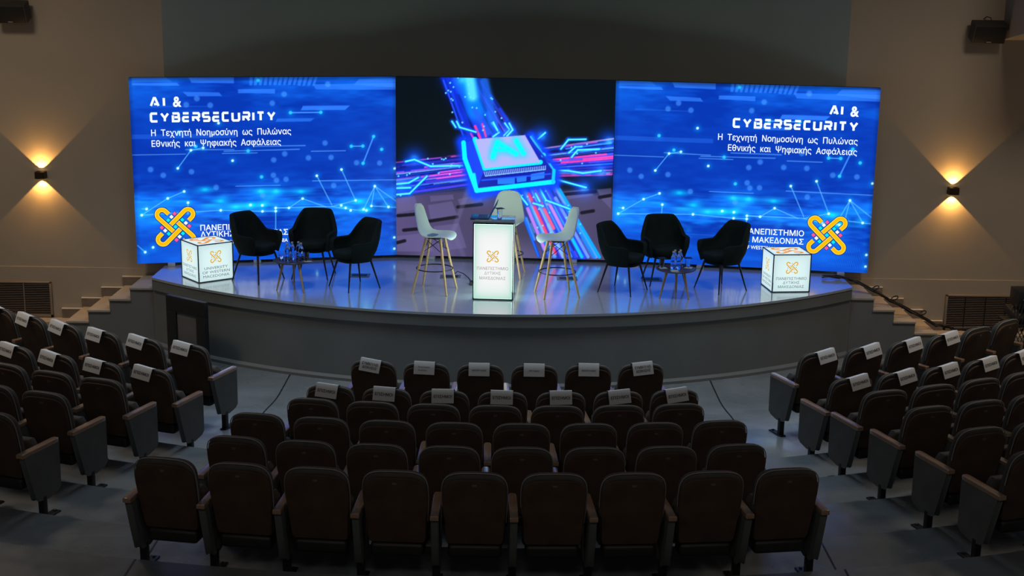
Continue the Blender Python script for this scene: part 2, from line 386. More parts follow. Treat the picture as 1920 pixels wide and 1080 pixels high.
GR_=[[(1.57,2.51),(1.61,2.51),(1.6,2.39),(1.56,2.39)],[(1.64,2.51),(1.68,2.51),(1.66,2.39),(1.62,2.39)],[(1.7,2.51),(1.75,2.51),(1.72,2.39),(1.69,2.39)],[(1.77,2.51),(1.81,2.51),(1.79,2.39),(1.75,2.39)],[(1.83,2.51),(1.88,2.51),(1.85,2.39),(1.82,2.39)],[(1.9,2.51),(1.95,2.51),(1.92,2.39),(1.88,2.39)],[(1.97,2.51),(2.01,2.51),(1.98,2.39),(1.94,2.39)],[(2.03,2.51),(2.08,2.51),(2.04,2.39),(2.01,2.39)],[(2.1,2.51),(2.15,2.51),(2.11,2.39),(2.07,2.39)],[(2.17,2.51),(2.21,2.51),(2.17,2.39),(2.14,2.39)],[(2.23,2.51),(2.28,2.51),(2.24,2.38),(2.2,2.39)],[(2.3,2.51),(2.35,2.51),(2.3,2.38),(2.27,2.38)],[(2.37,2.51),(2.42,2.51),(2.37,2.38),(2.33,2.38)],[(2.44,2.51),(2.48,2.51),(2.43,2.38),(2.4,2.38)]]
CH_={'plate':[(1.1,1.66),(1.79,1.73),(2.01,1.36),(1.24,1.26)],'sub':[(0.941,1.62),(1.11,1.66),(1.79,1.73),(1.88,1.71),(2.2,1.24),(2.19,1.07),(1.14,0.924)],'edgeL':[(0.941,1.61),(0.961,1.39),(1.13,0.943)],'edgeB':[(1.13,0.943),(2.19,1.09)],'edgeR':[(1.87,1.71),(2.05,1.46),(2.2,1.25),(2.19,1.08)],'edgeB2':[(1.13,0.956),(1.09,1.17)],'inner':[(1.2,1.09),(2.15,1.2)],'comb':[(1.23,1.21),(2.08,1.31),(2.08,1.26),(1.25,1.15)],'top':[(1.1,1.66),(1.24,1.26),(2.01,1.36)],'topR':[(1.79,1.73),(2.01,1.36)],'A':[(1.35,1.42),(1.41,1.62),(1.67,1.47)],'Ab':[(1.37,1.51),(1.56,1.52)],'I':[(1.67,1.65),(1.77,1.48)],'r1':[(1.42,1.12),(1.66,1.14),(1.66,1.05),(1.42,1.04)],'r2':[(1.68,1.15),(1.82,1.17),(1.82,1.09),(1.69,1.07)],'r3':[(1.88,1.19),(2.07,1.23),(2.07,1.14),(1.88,1.1)]}
PO_=[[(0.012,0.863),(0.189,0.881),(0.432,1.13)],[(0.013,1.01),(0.176,1.03),(0.311,1.11)],[(0.136,1.33),(0.257,1.36),(0.486,1.27),(0.93,1.29)],[(0.013,0.953),(0.202,0.963)],[(2.29,1.55),(2.39,1.68),(2.63,1.69)],[(2.4,1.5),(2.49,1.58),(2.58,1.59)],[(2.44,1.44),(2.52,1.54),(2.82,1.56)],[(2.22,1.25),(2.4,1.25),(2.6,1.22),(2.85,1.26)],[(0.78,1.9),(0.833,1.82)],[(0.846,1.9),(0.887,1.82),(1.11,1.76)],[(1.33,1.89),(1.43,1.76),(1.35,1.7)],[(1.35,1.9),(1.41,1.79)],[(1.51,1.89),(1.58,1.8),(1.5,1.72)],[(1.57,1.89),(1.62,1.8),(1.54,1.71)],[(1.89,1.73),(2.02,1.54)],[(1.97,1.68),(2.07,1.77)],[(2.25,1.12),(2.65,1.02)],[(1.67,0.969),(1.84,0.76)],[(1.92,0.784),(2.06,0.747)],[(2.01,0.99),(2.1,0.829),(2.43,0.714)],[(1.95,0.921),(2.01,0.813)]]
ST_={'T0':[(0.61,2.53),(0.914,1.64)],'T1':[(1.11,2.54),(1.69,1.76)],'L0':[(0.009,1.33),(0.969,1.45)],'L1':[(0.007,0.822),(1.07,0.996)],'R0':[(2.02,1.55),(3.01,1.71)],'R1':[(2.21,1.17),(3,1.21)],'B0':[(1.63,0.981),(2,0.031)],'B1':[(2.23,1.09),(2.88,0.04)]}
PN_=[[(0.446,0.723),(0.784,0.785),(0.866,0.568),(0.487,0.504)],[(0.012,0.795),(0.256,0.855),(0.31,0.665),(0.011,0.603)],[(0.527,0.423),(0.88,0.473),(0.991,0.13),(0.61,0.065)],[(0.473,0.854),(0.797,0.881),(0.811,0.813),(0.486,0.77)],[(0.865,0.814),(1.2,0.904),(1.2,0.795),(0.906,0.706)],[(2.33,0.956),(2.68,1),(2.76,0.912),(2.41,0.85)],[(2.8,0.994),(3,1.02),(3,0.728),(2.87,0.86)],[(0.009,0.272),(0.419,0.324),(0.528,0.063),(0.008,0.05)]]
DK_=[[(0.473,0.496),(0.858,0.565)],[(0.024,0.562),(0.256,0.587)],[(0.105,0.357),(0.446,0.399)],[(0.866,0.705),(1.2,0.751)],[(2.32,0.915),(2.78,0.967)],[(2.84,0.887),(2.99,0.917)],[(0.009,0.175),(0.118,0.206)],[(2.6,0.664),(2.76,0.695)]]
GL_=[(0.257,1.37),(2.95,1.67),(2.62,1.02),(0.91,2.47),(1.57,1.77),(1.18,0.93),(2.85,1.25),(2.02,1.72),(0.067,0.987)]

# ------------------------------------------------------------------ the room
CY = 3.3                                   # centre of the concentric seating arcs (x = 0)
FLOORZ = {1: -.79, 2: -.79, 3: -.65, 4: -.53, 5: -.43, 6: -.34, 7: -.22, 8: -.09, 9: .05, 10: .19, 11: .33, 12: .47, 13: .61, 14: .75, 15: .89}
TIER = [(3, 9.83), (4, 10.70), (5, 11.54), (6, 12.40), (7, 13.22), (8, 14.07), (9, 14.92), (10, 15.77), (11, 16.6), (12, 17.45), (13, 18.3), (14, 19.15), (15, 20.0)]
XW, YF, YB, ZC = 8.8, -.50, -24.0, 6.0
def struct(name, mb, m, smooth=None, parent=None, label=None, cat=None):
    o = mb.build(name, m, parent, smooth)
    if parent is None: o['kind'] = 'structure'
    return tag(o, label, cat)
def arcy(R, x): return CY - math.sqrt(max(R * R - x * x, 0))
mb = MB()
NX = 80; xs = [-XW + 2 * XW * i / NX for i in range(NX + 1)]
rows_ = []
def sm(t): t = min(1, max(0, t)); return t * t * (3 - 2 * t)
for k in range(25):
    t = k / 24
    rr = []
    for x in xs:
        y0 = YF + .25; y1 = arcy(9.83, x); y = y0 + (y1 - y0) * t
        r = math.hypot(x, y - CY); rr.append((x, y, -.92 + .13 * sm((r - 7.2) / 1.3)))
    rows_.append(rr)
for i, (k, R) in enumerate(TIER):
    z0 = FLOORZ[k - 1]; z1 = FLOORZ[k]
    rows_.append([(x, arcy(R, x), z0) for x in xs]); rows_.append([(x, arcy(R, x) - .004, z1) for x in xs])
    Rn = TIER[i + 1][1] if i + 1 < len(TIER) else None
    rows_.append([(x, arcy(Rn, x) if Rn else YB, z1) for x in xs])
mb.loft([r for r in rows_], cap=False, closed=False)
struct('floor', mb, M_FLOOR, smooth=25)

mb = MB().box((0, (YF + YB) / 2, ZC + .05), (2 * XW, YF - YB + 3, .1)); struct('ceiling', mb, M_CEIL)
mb = MB().box((0, YB - .05, 2.5), (2 * XW, .1, 7.2)); struct('wall_back', mb, M_WALL)
for sgn, nm in ((-1, 'wall_left'), (1, 'wall_right')):
    mb = MB().box((sgn * (XW + .05), (YF + YB) / 2, 2.5), (.1, YF - YB, 7.2)); struct(nm, mb, M_WALL)
for sgn, nm in ((-1, 'wall_front_left'), (1, 'wall_front_right')):
    xm = sgn * (4.54 + XW) / 2; wd = XW - 4.54
    mb = MB().box((xm, YF + .1, 2.955), (wd, .2, 6.09)).box((xm, YF + .094, -.53), (wd, .212, .914))
    struct(nm, mb, M_WALL)
# curved recess behind the stage
SAG = 1.45; RR = (4.54 ** 2 + SAG ** 2) / (2 * SAG)
mb = MB(); rr0 = []; rr1 = []
aa = math.asin(4.54 / RR)
for i in range(49):
    t = -aa + 2 * aa * i / 48
    x, y = RR * math.sin(t), YF + SAG - RR + RR * math.cos(t)
    rr0.append((x, y, -.95)); rr1.append((x, y, ZC))
out0 = [(x * 1.0, y + .15, z) for x, y, z in rr0]; out1 = [(x, y + .15, z) for x, y, z in rr1]
mb.loft([rr0, rr1, out1, out0], cap=False, closed=False)
struct('wall_recess', mb, M_RECESS, smooth=20)
# bulkhead at the right end of the front wall, its underside rising towards the hall
mb = MB()
q = [(YF, 3.18), (YF, ZC), (-2.2, ZC), (-2.2, 3.44)]
mb.loft([[(6.56, y, z) for y, z in q], [(XW, y, z) for y, z in q]])
struct('wall_bulkhead', mb, M_CEIL)

# ------------------------------------------------------------------ the stage
SCY, SR = 3.954, 7.046
def arcpts(R, xlim, n=64, cy=SCY):
    return [(-xlim + 2 * xlim * i / n, cy - math.sqrt(R * R - (-xlim + 2 * xlim * i / n) ** 2)) for i in range(n + 1)]
def stage_poly(R, xl):
    P = arcpts(R, xl)
    back = [(4.50, YF + .02)] + [(RR * math.sin(t), YF + SAG - RR + RR * math.cos(t) - .01) for t in np.linspace(aa * .985, -aa * .985, 25)] + [(-4.50, YF + .02)]
    return P + [(xl, YF - .02)] + back + [(-xl, YF - .02)]
mb = MB().prism(stage_poly(SR, 4.60), -.03, 0.0)
st = struct('stage_floor', mb, M_STAGETOP, label='glossy grey curved stage floor under the screens', cat='stage')
mb = MB().prism(stage_poly(SR - .012, 4.598), -.17, -.03)
struct('trim_1', mb, M_STAGEFRONT, smooth=30)
mb = MB().prism(stage_poly(SR - .045, 4.596), -.93, -.17)
struct('wall_stage', mb, M_STAGEFRONT, smooth=30)
mb = MB(); P = arcpts(SR + .05, 4.58); Q = arcpts(SR - .05, 4.58)
mb.loft([[(x, y, -.925) for x, y in P], [(x, y, -.885) for x, y in P], [(x, y, -.875) for x, y in Q]], cap=False, closed=False)
struct('baseboard_stage', mb, M_STEPSIDE, smooth=20)
# access hatch in the stage front, left
a0 = math.atan2(-4.216, 2.049 + SCY); a1 = math.atan2(-3.639, 2.465 + SCY)
hd = thing('stage_hatch', 'small black-framed access door in the left end of the stage front', 'door', (0, 0, 0))
P0 = Vector((-4.216, -2.049 , 0)); P1 = Vector((-3.639, -2.465, 0)); hdx = (P1 - P0).normalized(); hn = Vector((hdx.y, -hdx.x, 0))
hd.location = P0 + hn * .015 + Vector((0, 0, -.92)); hd.rotation_euler = (0, 0, math.atan2(hdx.y, hdx.x)); HW = (P1 - P0).length
mb = MB(); t_ = .20
for c, s_ in (((HW / 2, 0, .86 - .10), (HW, .07, .20)), ((HW / 2, 0, .10), (HW, .07, .20)), ((t_ * .45, 0, .43), (t_ * .9, .07, .50)), ((HW - t_ * .4, 0, .43), (t_ * .8, .07, .50))):
    mb.rbox(c, s_, .008)
mb.build('frame', M_HATCH, hd, 30)
MB().rbox((HW / 2, .012, .43), (HW - t_ * 1.3, .05, .50), .006).build('panel', M_HATCHP, hd, 30)

# ------------------------------------------------------------------ side stairs, ledges, skirting
for sgn, side in ((-1, 'left'), (1, 'right')):
    t = thing('side_stairs', f'pale stone steps climbing to the stage beside the wall at its {side} end', 'stairs')
    t['kind'] = 'structure'
    edges = [4.60, 4.91, 5.19, 5.48, 5.77]
    for k in range(4):
        z = -.155 * (k + 1); x0, x1 = edges[k], edges[k + 1]
        xm = sgn * (x0 + x1) / 2
        MB().rbox((xm, (YF - .022 - 1.33) / 2, z - .015), (x1 - x0 + .012, 1.33 + YF - .022, .03), .004).build('tread', M_STONE, t, 30)
        MB().box((xm, (YF - .022 - 1.31) / 2, (z - .03 - .92) / 2), (x1 - x0, 1.31 + YF - .022, .92 + z - .03)).build('step_block', M_STEPSIDE if k < 4 else M_STONE, t)
    mb = MB().box((sgn * (5.78 + XW) / 2, (YF - .022 - .78) / 2, -.855), (XW - 5.78, .78 + YF - .022, .14)); struct('trim_%d' % (4 if sgn < 0 else 5), mb, M_STONE)
    mb = MB(); mc = MB()
    for k, (x0, x1) in enumerate([(4.62, 4.93), (4.93, 5.22), (5.22, 5.52), (5.52, 5.80), (5.80, 6.08)]):
        zt = -.155 * (k + 1) + .135 if k < 4 else -.62
        zb = -.155 * (k + 1) if k < 4 else -.70
        if k == 0: continue
        zt = -.155 * (k + 1) + .118; zb = -.155 * min(k + 1, 4) + .002
        if k == 4: zt = -.155 * 5 + .118; zb = -.785
        mb.box((sgn * (x0 + x1) / 2, YF - .034, (zt + zb) / 2), (x1 - x0, .024, zt - zb)); mc.box((sgn * (x0 + x1) / 2, YF - .036, zt + .006), (x1 - x0 + .004, .03, .014))
    b = mb.build('baseboard_' + side, M_SKIRT); b['kind'] = 'structure'
    mc.build('cap', M_SKIRTTOP, b)

# ------------------------------------------------------------------ vent grilles
def vent(x0, x1, label, div):
    t = thing('vent_grille', label, 'vent', (x0, YF - .021, -.778)); W = x1 - x0; H = .50
    mb = MB()
    for c, s_ in (((W / 2, -.012, H - .012), (W, .026, .024)), ((W / 2, -.012, .02), (W, .026, .04)), ((.015, -.012, H / 2), (.03, .026, H)), ((W - .015, -.012, H / 2), (.03, .026, H))): mb.rbox(c, s_, .003)
    mb.build('frame', M_FRAME, t, 30)
    MB().box((W / 2, -.003, H / 2), (W - .04, .006, H - .04)).build('back_panel', M_VENTDARK, t)
    mb = MB(); n = 17
    for i in range(n):
        z = .055 + (H - .10) * i / (n - 1); mb.box((W / 2, -.013, z), (W - .05, .006, .0052))
    mb.build('slats', M_SLAT, t)
    for d in div: MB().box((d, -.02, H / 2), (.012, .008, H - .05)).build('divider', M_FRAME if x0 < 0 else M_VENTDARK, t)
vent(-7.31, -6.207, 'brown slatted wall vent low on the left wall beside the steps', (.72,))
vent(6.103, 7.21, 'brown slatted wall vent low on the right wall behind the audio console', (.27, .55, .83))

# ------------------------------------------------------------------ wall sconces (each lamp's own light lives here)
M_GLOW = bpy.data.materials.new('warm_led'); M_GLOW.use_nodes = True
_b = M_GLOW.node_tree.nodes['Principled BSDF']; _b.inputs['Emission Color'].default_value = (1, .62, .2, 1); _b.inputs['Emission Strength'].default_value = 12
def sconce(x, z, label):
    t = thing('wall_sconce', label, 'wall lamp', (x, YF, z))
    mb = MB()                                            # open box: back plate, front, two cheeks
    mb.box((0, -.006, 0), (.13, .012, .095))
    n = 10; prof = [(-.065 + .13 * i / n, -.105 - .012 * math.sin(PI * i / n)) for i in range(n + 1)]
    mb.loft([[(a, b, -.047) for a, b in prof] + [(a, b + .006, -.047) for a, b in prof[::-1]], [(a, b, .047) for a, b in prof] + [(a, b + .006, .047) for a, b in prof[::-1]]])
    for s_ in (-1, 1): mb.box((s_ * .062, -.055, 0), (.006, .10, .094))
    mb.box((0, -.055, 0), (.12, .09, .05))
    mb.build('housing', M_BRONZE, t, 30)
    for s_ in (-1, 1):
        MB().lathe([(.0, 0), (.02, 0), (.02, .006), (0, .006)], 14, (0, -.055, .027 if s_ > 0 else -.033)).build('led_lens', M_GLOW, t, 30)
        d = bpy.data.lights.new('sconce_beam', 'SPOT'); d.energy = 40; d.color = (1.0, .49, .12); d.spot_size = rad(93); d.spot_blend = .12; d.shadow_soft_size = .012
        o = bpy.data.objects.new('sconce_beam', d); COL.objects.link(o); o.parent = t; o.location = (0, -.055, .036 * s_); o.rotation_euler = (PI if s_ > 0 else 0, 0, 0)
sconce(-6.252, 1.205, 'small bronze up-and-down wall lamp glowing on the left wall')
sconce(6.073, 1.165, 'small bronze up-and-down wall lamp glowing on the right wall')

# ------------------------------------------------------------------ wall loudspeakers
def wall_speaker(x, z, label):
    t = thing('wall_speaker', label, 'speaker', (x, YF - .16, z)); M = Euler((rad(22), 0, 0)).to_matrix()
    mb = MB(); mb.T = M.to_4x4(); mb.rbox((0, 0, 0), (.43, .20, .25), .012); mb.build('cabinet', M_SPKC, t, 30)
    mb = MB(); mb.T = M.to_4x4(); mb.rbox((0, -.104, 0), (.39, .012, .225), .006); mb.build('grille', M_SPK, t, 30)
    mb = MB(); mb.T = M.to_4x4(); mb.box((0, -.112, -.095), (.06, .005, .010)); mb.build('badge', M_LOGOSPK, t)
    MB().tube([(0, .06, .10), (0, .10, .13), (0, .155, .10)], .014, 8).build('bracket', M_METAL, t, 40)
    MB().tube([(.06, .05, .12), (.04, .06, .18), (0, .10, .19), (-.02, .155, .16)], .006, 6).build('cable', M_CABLE, t, 40)
wall_speaker(-6.46, 3.37, 'black loudspeaker tilted down high on the left wall')
wall_speaker(6.31, 3.29, 'black loudspeaker tilted down high on the right wall')

# ------------------------------------------------------------------ auditorium seats
BR = {1: 9.12, 2: 10.02, 3: 10.86, 4: 11.70, 5: 12.55, 6: 13.33}
def bodyout(d=0.0, top=0.0):
    P = []
    for q in ((-.185, .37), (.185, .37), (.204, .385), (.213, .42), (.221, .55), (.228, .68)): P.append(q)
    for k in range(0, 17):
        t = rad(180 * k / 16); c, s_ = math.cos(t), math.sin(t)
        P.append((.231 * math.copysign(abs(c) ** .50, c), .765 + .185 * abs(s_) ** .50 + .012 * s_ - .012))
    P += [(-.228, .68), (-.221, .55), (-.213, .42), (-.204, .385)]
    if top: P = [(x, z - top * sm((z - .74) / .16)) for x, z in P]
    return inset_outline(P, d) if d else P
LEAN = .24
def lean(y, z): return y + LEAN * (.95 - z)
SEAT0 = thing('auditorium_seat', 'x', 'seat')
mb = MB(); pillow(mb, bodyout(), .014, .095, .034, lambda u, v, w_: (u, lean(w_, v), v)); mb.build('back_cushion', M_PAD, SEAT0, 50)
mb = MB(); pillow(mb, bodyout(.006, .032), -.012, .020, .010, lambda u, v, w_: (u, lean(w_, v), v)); mb.build('back_shell', M_SHELL, SEAT0, 50)
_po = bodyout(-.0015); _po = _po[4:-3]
mb = MB(); mb.tube([(u, lean(.022, v), v) for u, v in _po], .0042, 6); mb.build('rim_light_piping', M_RIM, SEAT0, 60)  # paler cord paints the rim light along the backrest edge
mb = MB(); P = [(-.20, .31), (.20, .31), (.21, .33), (.21, .62), (.18, .665), (-.18, .665), (-.21, .62), (-.21, .33)]
pillow(mb, P, .235, .345, .035, lambda u, v, w_: (u, w_ + .06 * (.66 - v), v)); mb.build('seat_cushion', M_PAD, SEAT0, 50)
MB().rbox((0, .205, .318), (.385, .16, .105), .03, 3).build('seat_pan', M_PAN, SEAT0, 40)
MB().rbox((.0, lean(-.0145, .865), .865), (.034, .006, .019), .002).build('number_plate', M_PLATE, SEAT0, 30)
ARM0 = thing('arm_unit', 'x', 'seat')
mb = MB(); P = [(-.030, .0), (.030, .0), (.032, .012), (.033, .40), (.032, .45), (.020, .475), (-.020, .475), (-.032, .45), (-.033, .40), (-.032, .012)]
pillow(mb, P, .598, .637, .010, lambda u, v, w_: (u, v, w_)); mb.build('armrest', M_WOOD, ARM0, 50)
mb = MB(); P = [(.03, .598), (.095, .38), (.15, .20), (.175, .185), (.30, .17), (.42, .195), (.458, .225), (.462, .598)]
pillow(mb, P[::-1], -.027, .027, .008, lambda u, v, w_: (w_, u, v)); mb.build('side_panel', M_PANEL, ARM0, 50)
MB().rbox((0, .25, .10), (.055, .05, .20), .004).build('leg', M_METAL, ARM0, 30)
MB().rbox((0, .315, .006), (.075, .23, .012), .004).rbox((0, .40, .016), (.022, .022, .012), .004).build('foot_plate', M_METAL, ARM0, 30)
n_seats = 0
ORD = ['first', 'second', 'third', 'fourth', 'fifth', 'sixth', 'seventh', 'eighth', 'ninth']
def polar(r, a): return (r * math.sin(rad(a)), CY - r * math.cos(rad(a)))
SEATPOS = {}
def place_row(block, row, angs, left_arm_last, signs=()):
    """angs from the viewer's left to right; every seat brings the arm on its left, the end seats close the row"""
    n = len(angs)
    for i, a in enumerate(angs):
        x, y = polar(BR[row], a); loc = (x, y, FLOORZ[row])
        hp = BR[row] * rad(abs(angs[1] - angs[0]) if n > 1 else 2.6) / 2
        sg = 'with a reserved sheet on its back' if i in signs else 'without a sheet'
        rn = {1: 'front', 6: 'rearmost'}.get(row, ORD[row - 1])
        if block == 'centre':
            lab = f'brown auditorium seat {sg}, {ORD[i]} from the left in the {rn} row of the centre block'
        else:
            j = (n - 1 - i) if block == 'left' else i
            lab = f'brown auditorium seat {sg}, {ORD[j]} from the aisle in the {rn} row of the {block} block'
        lab = lab.replace('with a reserved sheet on its back', 'with sheet').replace('without a sheet', 'without sheet').replace('brown auditorium seat', 'brown seat').replace(' of the centre block', ', centre block').replace(' of the left block', ', left block').replace(' of the right block', ', right block').replace('from the left in the', 'from left in')
        lab = lab.replace('from the aisle in the', 'from aisle in')
        r = dup(SEAT0, loc, rad(a), lab, 'seat', {'centre': 'brown auditorium seats of the centre block', 'left': 'brown auditorium seats of the left block', 'right': 'brown auditorium seats of the right block'}[block])
        arms = [-hp] + ([hp] if i == n - 1 else [])
        for ax in arms:
            for ch in kids(ARM0):
                c = ch.copy(); COL.objects.link(c); c.parent = r; c.location = (ax, 0, 0)
        SEATPOS[(block, row, i)] = (loc, rad(a))
def lins(a0, d, n): return [a0 + d * i for i in range(n)]
place_row('centre', 1, lins(-7.95, 3.43, 6), 0, range(6))
place_row('centre', 2, lins(-9.10, 3.145, 7), 0, range(7))
place_row('centre', 3, lins(-8.63, 2.88, 7), 0)
place_row('centre', 4, lins(-9.72, 2.709, 8), 0)
place_row('centre', 5, lins(-9.06, 2.525, 8), 0)
place_row('centre', 6, lins(-10.10, 2.406, 9), 0)
place_row('left', 1, [-38.9, -35.3, -31.7, -28.1, -24.5, -20.9], 0, range(6))
place_row('left', 2, [-30.0, -26.65, -23.3, -19.95], 0, range(4))
place_row('left', 3, [-25.6, -22.65, -19.7], 0)
place_row('left', 4, [-25.0, -22.25, -19.5], 0)
place_row('left', 5, [-21.4, -18.8], 0)
place_row('right', 1, [21.75, 25.4, 29.05, 32.7, 36.35, 40.0], 0, range(4))
place_row('right', 2, [20.45, 23.65, 26.85, 30.05, 33.25], 0, range(5))
place_row('right', 3, [19.35, 22.25, 25.15, 28.05], 0)
place_row('right', 4, [18.7, 21.42, 24.14], 0)
place_row('right', 5, [18.15, 20.72], 0)
place_row('right', 6, [17.75], 0)
for p in (SEAT0, ARM0):
    for ch in list(p.children): bpy.data.objects.remove(ch)
    bpy.data.objects.remove(p)

# ------------------------------------------------------------------ reserved sheets hung over the seat backs
def sheet_mesh(wd, ht):
    prof = [(-.062, .985 - ht), (-.042, .985 - ht * .5), (-.022, .981), (-.016, .986), (.004, .981), (.055, .966), (.100, .932), (.112, .895)]
    mb = MB()
    a = [[(-wd / 2, y, z), (wd / 2, y, z)] for y, z in prof]
    b = [[(wd / 2, y + .0015, z - .0018), (-wd / 2, y + .0015, z - .0018)] for y, z in prof]
    mb.loft([p + q for p, q in zip(a, b)])
    return mb
SHEET = sheet_mesh(.208, .122).build('reserved_sheet', M_PAPER, None, 40)
def lettering(lines, wd):
    mb = MB(); mb.T = Matrix.Translation((0, -.0625, .985 - .122)) @ Euler((rad(-19.4), 0, 0)).to_matrix().to_4x4()
    if len(lines) == 1: put_text(mb, lines[0], 0, .048, .026 if wd > .15 else .014, wd, 'CENTER', .018, y=-.002)
    elif wd > .12:
        put_text(mb, lines[0], 0, .068, .024, wd, 'CENTER', .018, y=-.002); put_text(mb, lines[1], 0, .030, .024, wd * .9, 'CENTER', .018, y=-.002)
    else:
        put_text(mb, lines[0], -.06, .068, .012, wd, 'LEFT', .012, y=-.002); put_text(mb, lines[1], -.06, .036, .012, wd * .75, 'LEFT', .012, y=-.002)
    return mb.build('lettering', M_INK)
T_EP = lettering(['ΕΠΙΣΗΜΟΙ'], .168)
T_SY = lettering(['ΣΥΜΒΟΥΛΙΟ', 'ΔΙΟΙΚΗΣΗΣ'], .165)
T_TW = lettering(['Εκπρόσωπος', 'Διοίκησης'], .118)
T_AN = lettering(['ΑΝΤΙΠΡΥΤΑΝΗΣ'], .145)
T_PR = lettering(['ΠΡΥΤΑΝΗΣ'], .105)
ROW1 = [(T_SY, 'reading ΣΥΜΒΟΥΛΙΟ ΔΙΟΙΚΗΣΗΣ'), (T_TW, 'with two small lines'), (T_AN, 'reading ΑΝΤΙΠΡΥΤΑΝΗΣ'), (T_PR, 'reading ΠΡΥΤΑΝΗΣ'), (T_AN, 'reading ΑΝΤΙΠΡΥΤΑΝΗΣ'), (T_SY, 'reading ΣΥΜΒΟΥΛΙΟ ΔΙΟΙΚΗΣΗΣ')]
def put_sheet(block, row, i, txt, lab, tilt, dx=0.0):
    loc, rz = SEATPOS[(block, row, i)]
    s = SHEET.copy(); COL.objects.link(s); s.location = Vector(loc) + Matrix.Rotation(rz, 3, 'Z') @ Vector((dx, 0, 0)); s.rotation_euler = (0, 0, rz)
    P = Matrix.Translation(s.location) @ Matrix.Rotation(rz, 4, 'Z') @ Matrix.Translation((0, 0, .95)) @ Matrix.Rotation(rad(tilt), 4, 'Y') @ Matrix.Translation((0, 0, -.95))
    s.matrix_world = P
    tag(s, lab, 'paper sheet', 'reserved sheets hung over the seat backs')
    c = txt.copy(); COL.objects.link(c); c.parent = s
_t1 = [8, 1, 0, 1, 2, -5]; _t2 = [5, 2, -1, 1, -1, -5, -7]
for i in range(6):
    put_sheet('centre', 1, i, ROW1[i][0], f'white sheet {ROW1[i][1]} on {ORD[i]} seat from left, front centre row', _t1[i], -.01)
for i in range(7): put_sheet('centre', 2, i, T_EP, f'white sheet reading ΕΠΙΣΗΜΟΙ on {ORD[i]} seat from left, second centre row', _t2[i], -.008)
for i in range(6): put_sheet('left', 1, i, T_EP, f'white sheet reading ΕΠΙΣΗΜΟΙ on {ORD[5 - i]} seat from aisle, front row of left block', random.uniform(6, 11), -.035)
for i in range(4): put_sheet('left', 2, i, T_EP, f'white sheet reading ΕΠΙΣΗΜΟΙ on {ORD[3 - i]} seat from aisle, second row of left block', random.uniform(6, 11), -.035)
for i in range(4): put_sheet('right', 1, i, T_EP, f'white sheet reading ΕΠΙΣΗΜΟΙ on {ORD[i]} seat from aisle, front row of right block', random.uniform(-11, -6), .03)
for i in range(5): put_sheet('right', 2, i, T_EP, f'white sheet reading ΕΠΙΣΗΜΟΙ on {ORD[i]} seat from aisle, second row of right block', random.uniform(-11, -6), .03)
for o in (SHEET, T_EP, T_SY, T_TW, T_AN, T_PR): bpy.data.objects.remove(o)

# ------------------------------------------------------------------ tub chairs
def tub_chair():
    t = thing('tub_chair', 'x', 'chair')
    n = 44; TH = rad(128); rings = []
    def plan(th):
        s_, c = math.sin(th), math.cos(th); e = 2 / 2.7
        return .312 * math.copysign(abs(s_) ** e, s_), -.290 * math.copysign(abs(c) ** e, c)
    for i in range(n + 1):
        th = -TH + 2 * TH * i / n; a = abs(math.degrees(th))
        k = sm((a - 40) / 38); h = .865 * (1 - k) + .625 * k
        if a > 112: h -= .035 * ((a - 112) / 16) ** 2
        x, y = plan(th); L_ = math.hypot(x, y); nx, ny = x / L_, y / L_
        def P(z, off):
            f = .84 + .16 * sm((z - .35) / .20)
            up = max(0, (z - .60) / .265); bk = max(0, math.cos(th))
            xx = (x - nx * off) * f * (1 - .17 * up ** 1.6); yy = (y - ny * off) * f - .075 * up * (1 - k) + .05 * up * (1 - bk) + .085 * bk * max(0, (.62 - z) / .26)
            return (xx, yy, z)
        r = [P(.365, .015), P(.37, 0), P(.43, 0), P(.50, 0), P(.57, 0)]
        for q in (.25, .5, .75, .93): r.append(P(.57 + (h - .57) * q, 0))
        r += [P(h - .008, .010), P(h, .027), P(h - .008, .046)]
        for q in (.93, .7, .4, .1): r.append(P(.50 + (h - .50) * q, .056))
        r += [P(.43, .056), P(.38, .05)]
        rings.append(r)
    mb = MB(); mb.loft(rings, cap=True, closed=True); mb.build('shell', M_VELVET, t, 60)
    O = [(.205 * math.copysign(abs(math.cos(q)) ** .75, math.cos(q)), .015 + .215 * math.copysign(abs(math.sin(q)) ** .75, math.sin(q))) for q in np.linspace(0, 2 * PI, 32, endpoint=False)]
    mb = MB(); pillow(mb, O, .40, .490, .03, lambda u, v, w_: (u, v + .02, w_)); mb.build('seat_cushion', M_VELVET, t, 50)
    O2 = [(x * .93, y * .93) for x, y in O]
    mb = MB(); pillow(mb, O2, .350, .405, .02, lambda u, v, w_: (u, v, w_)); mb.build('base', M_VELVET, t, 50)
    for sx in (-1, 1):
        for sy in (-1, 1):
            MB().tube([(sx * .155, sy * .15, .365), (sx * .24, sy * .235, 0)], [.015, .008], 10).build('leg', M_METAL, t, 40)
    return t
tc0 = tub_chair()
G = 'dark tub chairs on the stage'
CH = [(-3.19, -1.42, -33, 'black tub chair beside the left glowing cube, turned towards the left table'),
      (-2.50, -1.17, 265, 'black tub chair behind the left low table, facing the hall'),
      (-1.89, -1.78, 218, 'black tub chair left of the white stool, turned towards the left table'),
      (1.55, -1.78, -31, 'black tub chair right of the right white stool, turned towards the right table'),
      (2.13, -1.25, 278, 'black tub chair behind the right low table, facing the hall'),
      (2.83, -1.60, 213, 'black tub chair beside the right glowing cube, turned towards the right table')]
for i, (x, y, f, lab) in enumerate(CH):
    if i == 0: tc0.location = (x, y, 0); tc0.rotation_euler = (0, 0, rad(f - 90)); tag(tc0, lab, 'chair', G)
    else: dup(tc0, (x, y, 0), rad(f - 90), lab, 'chair', G)

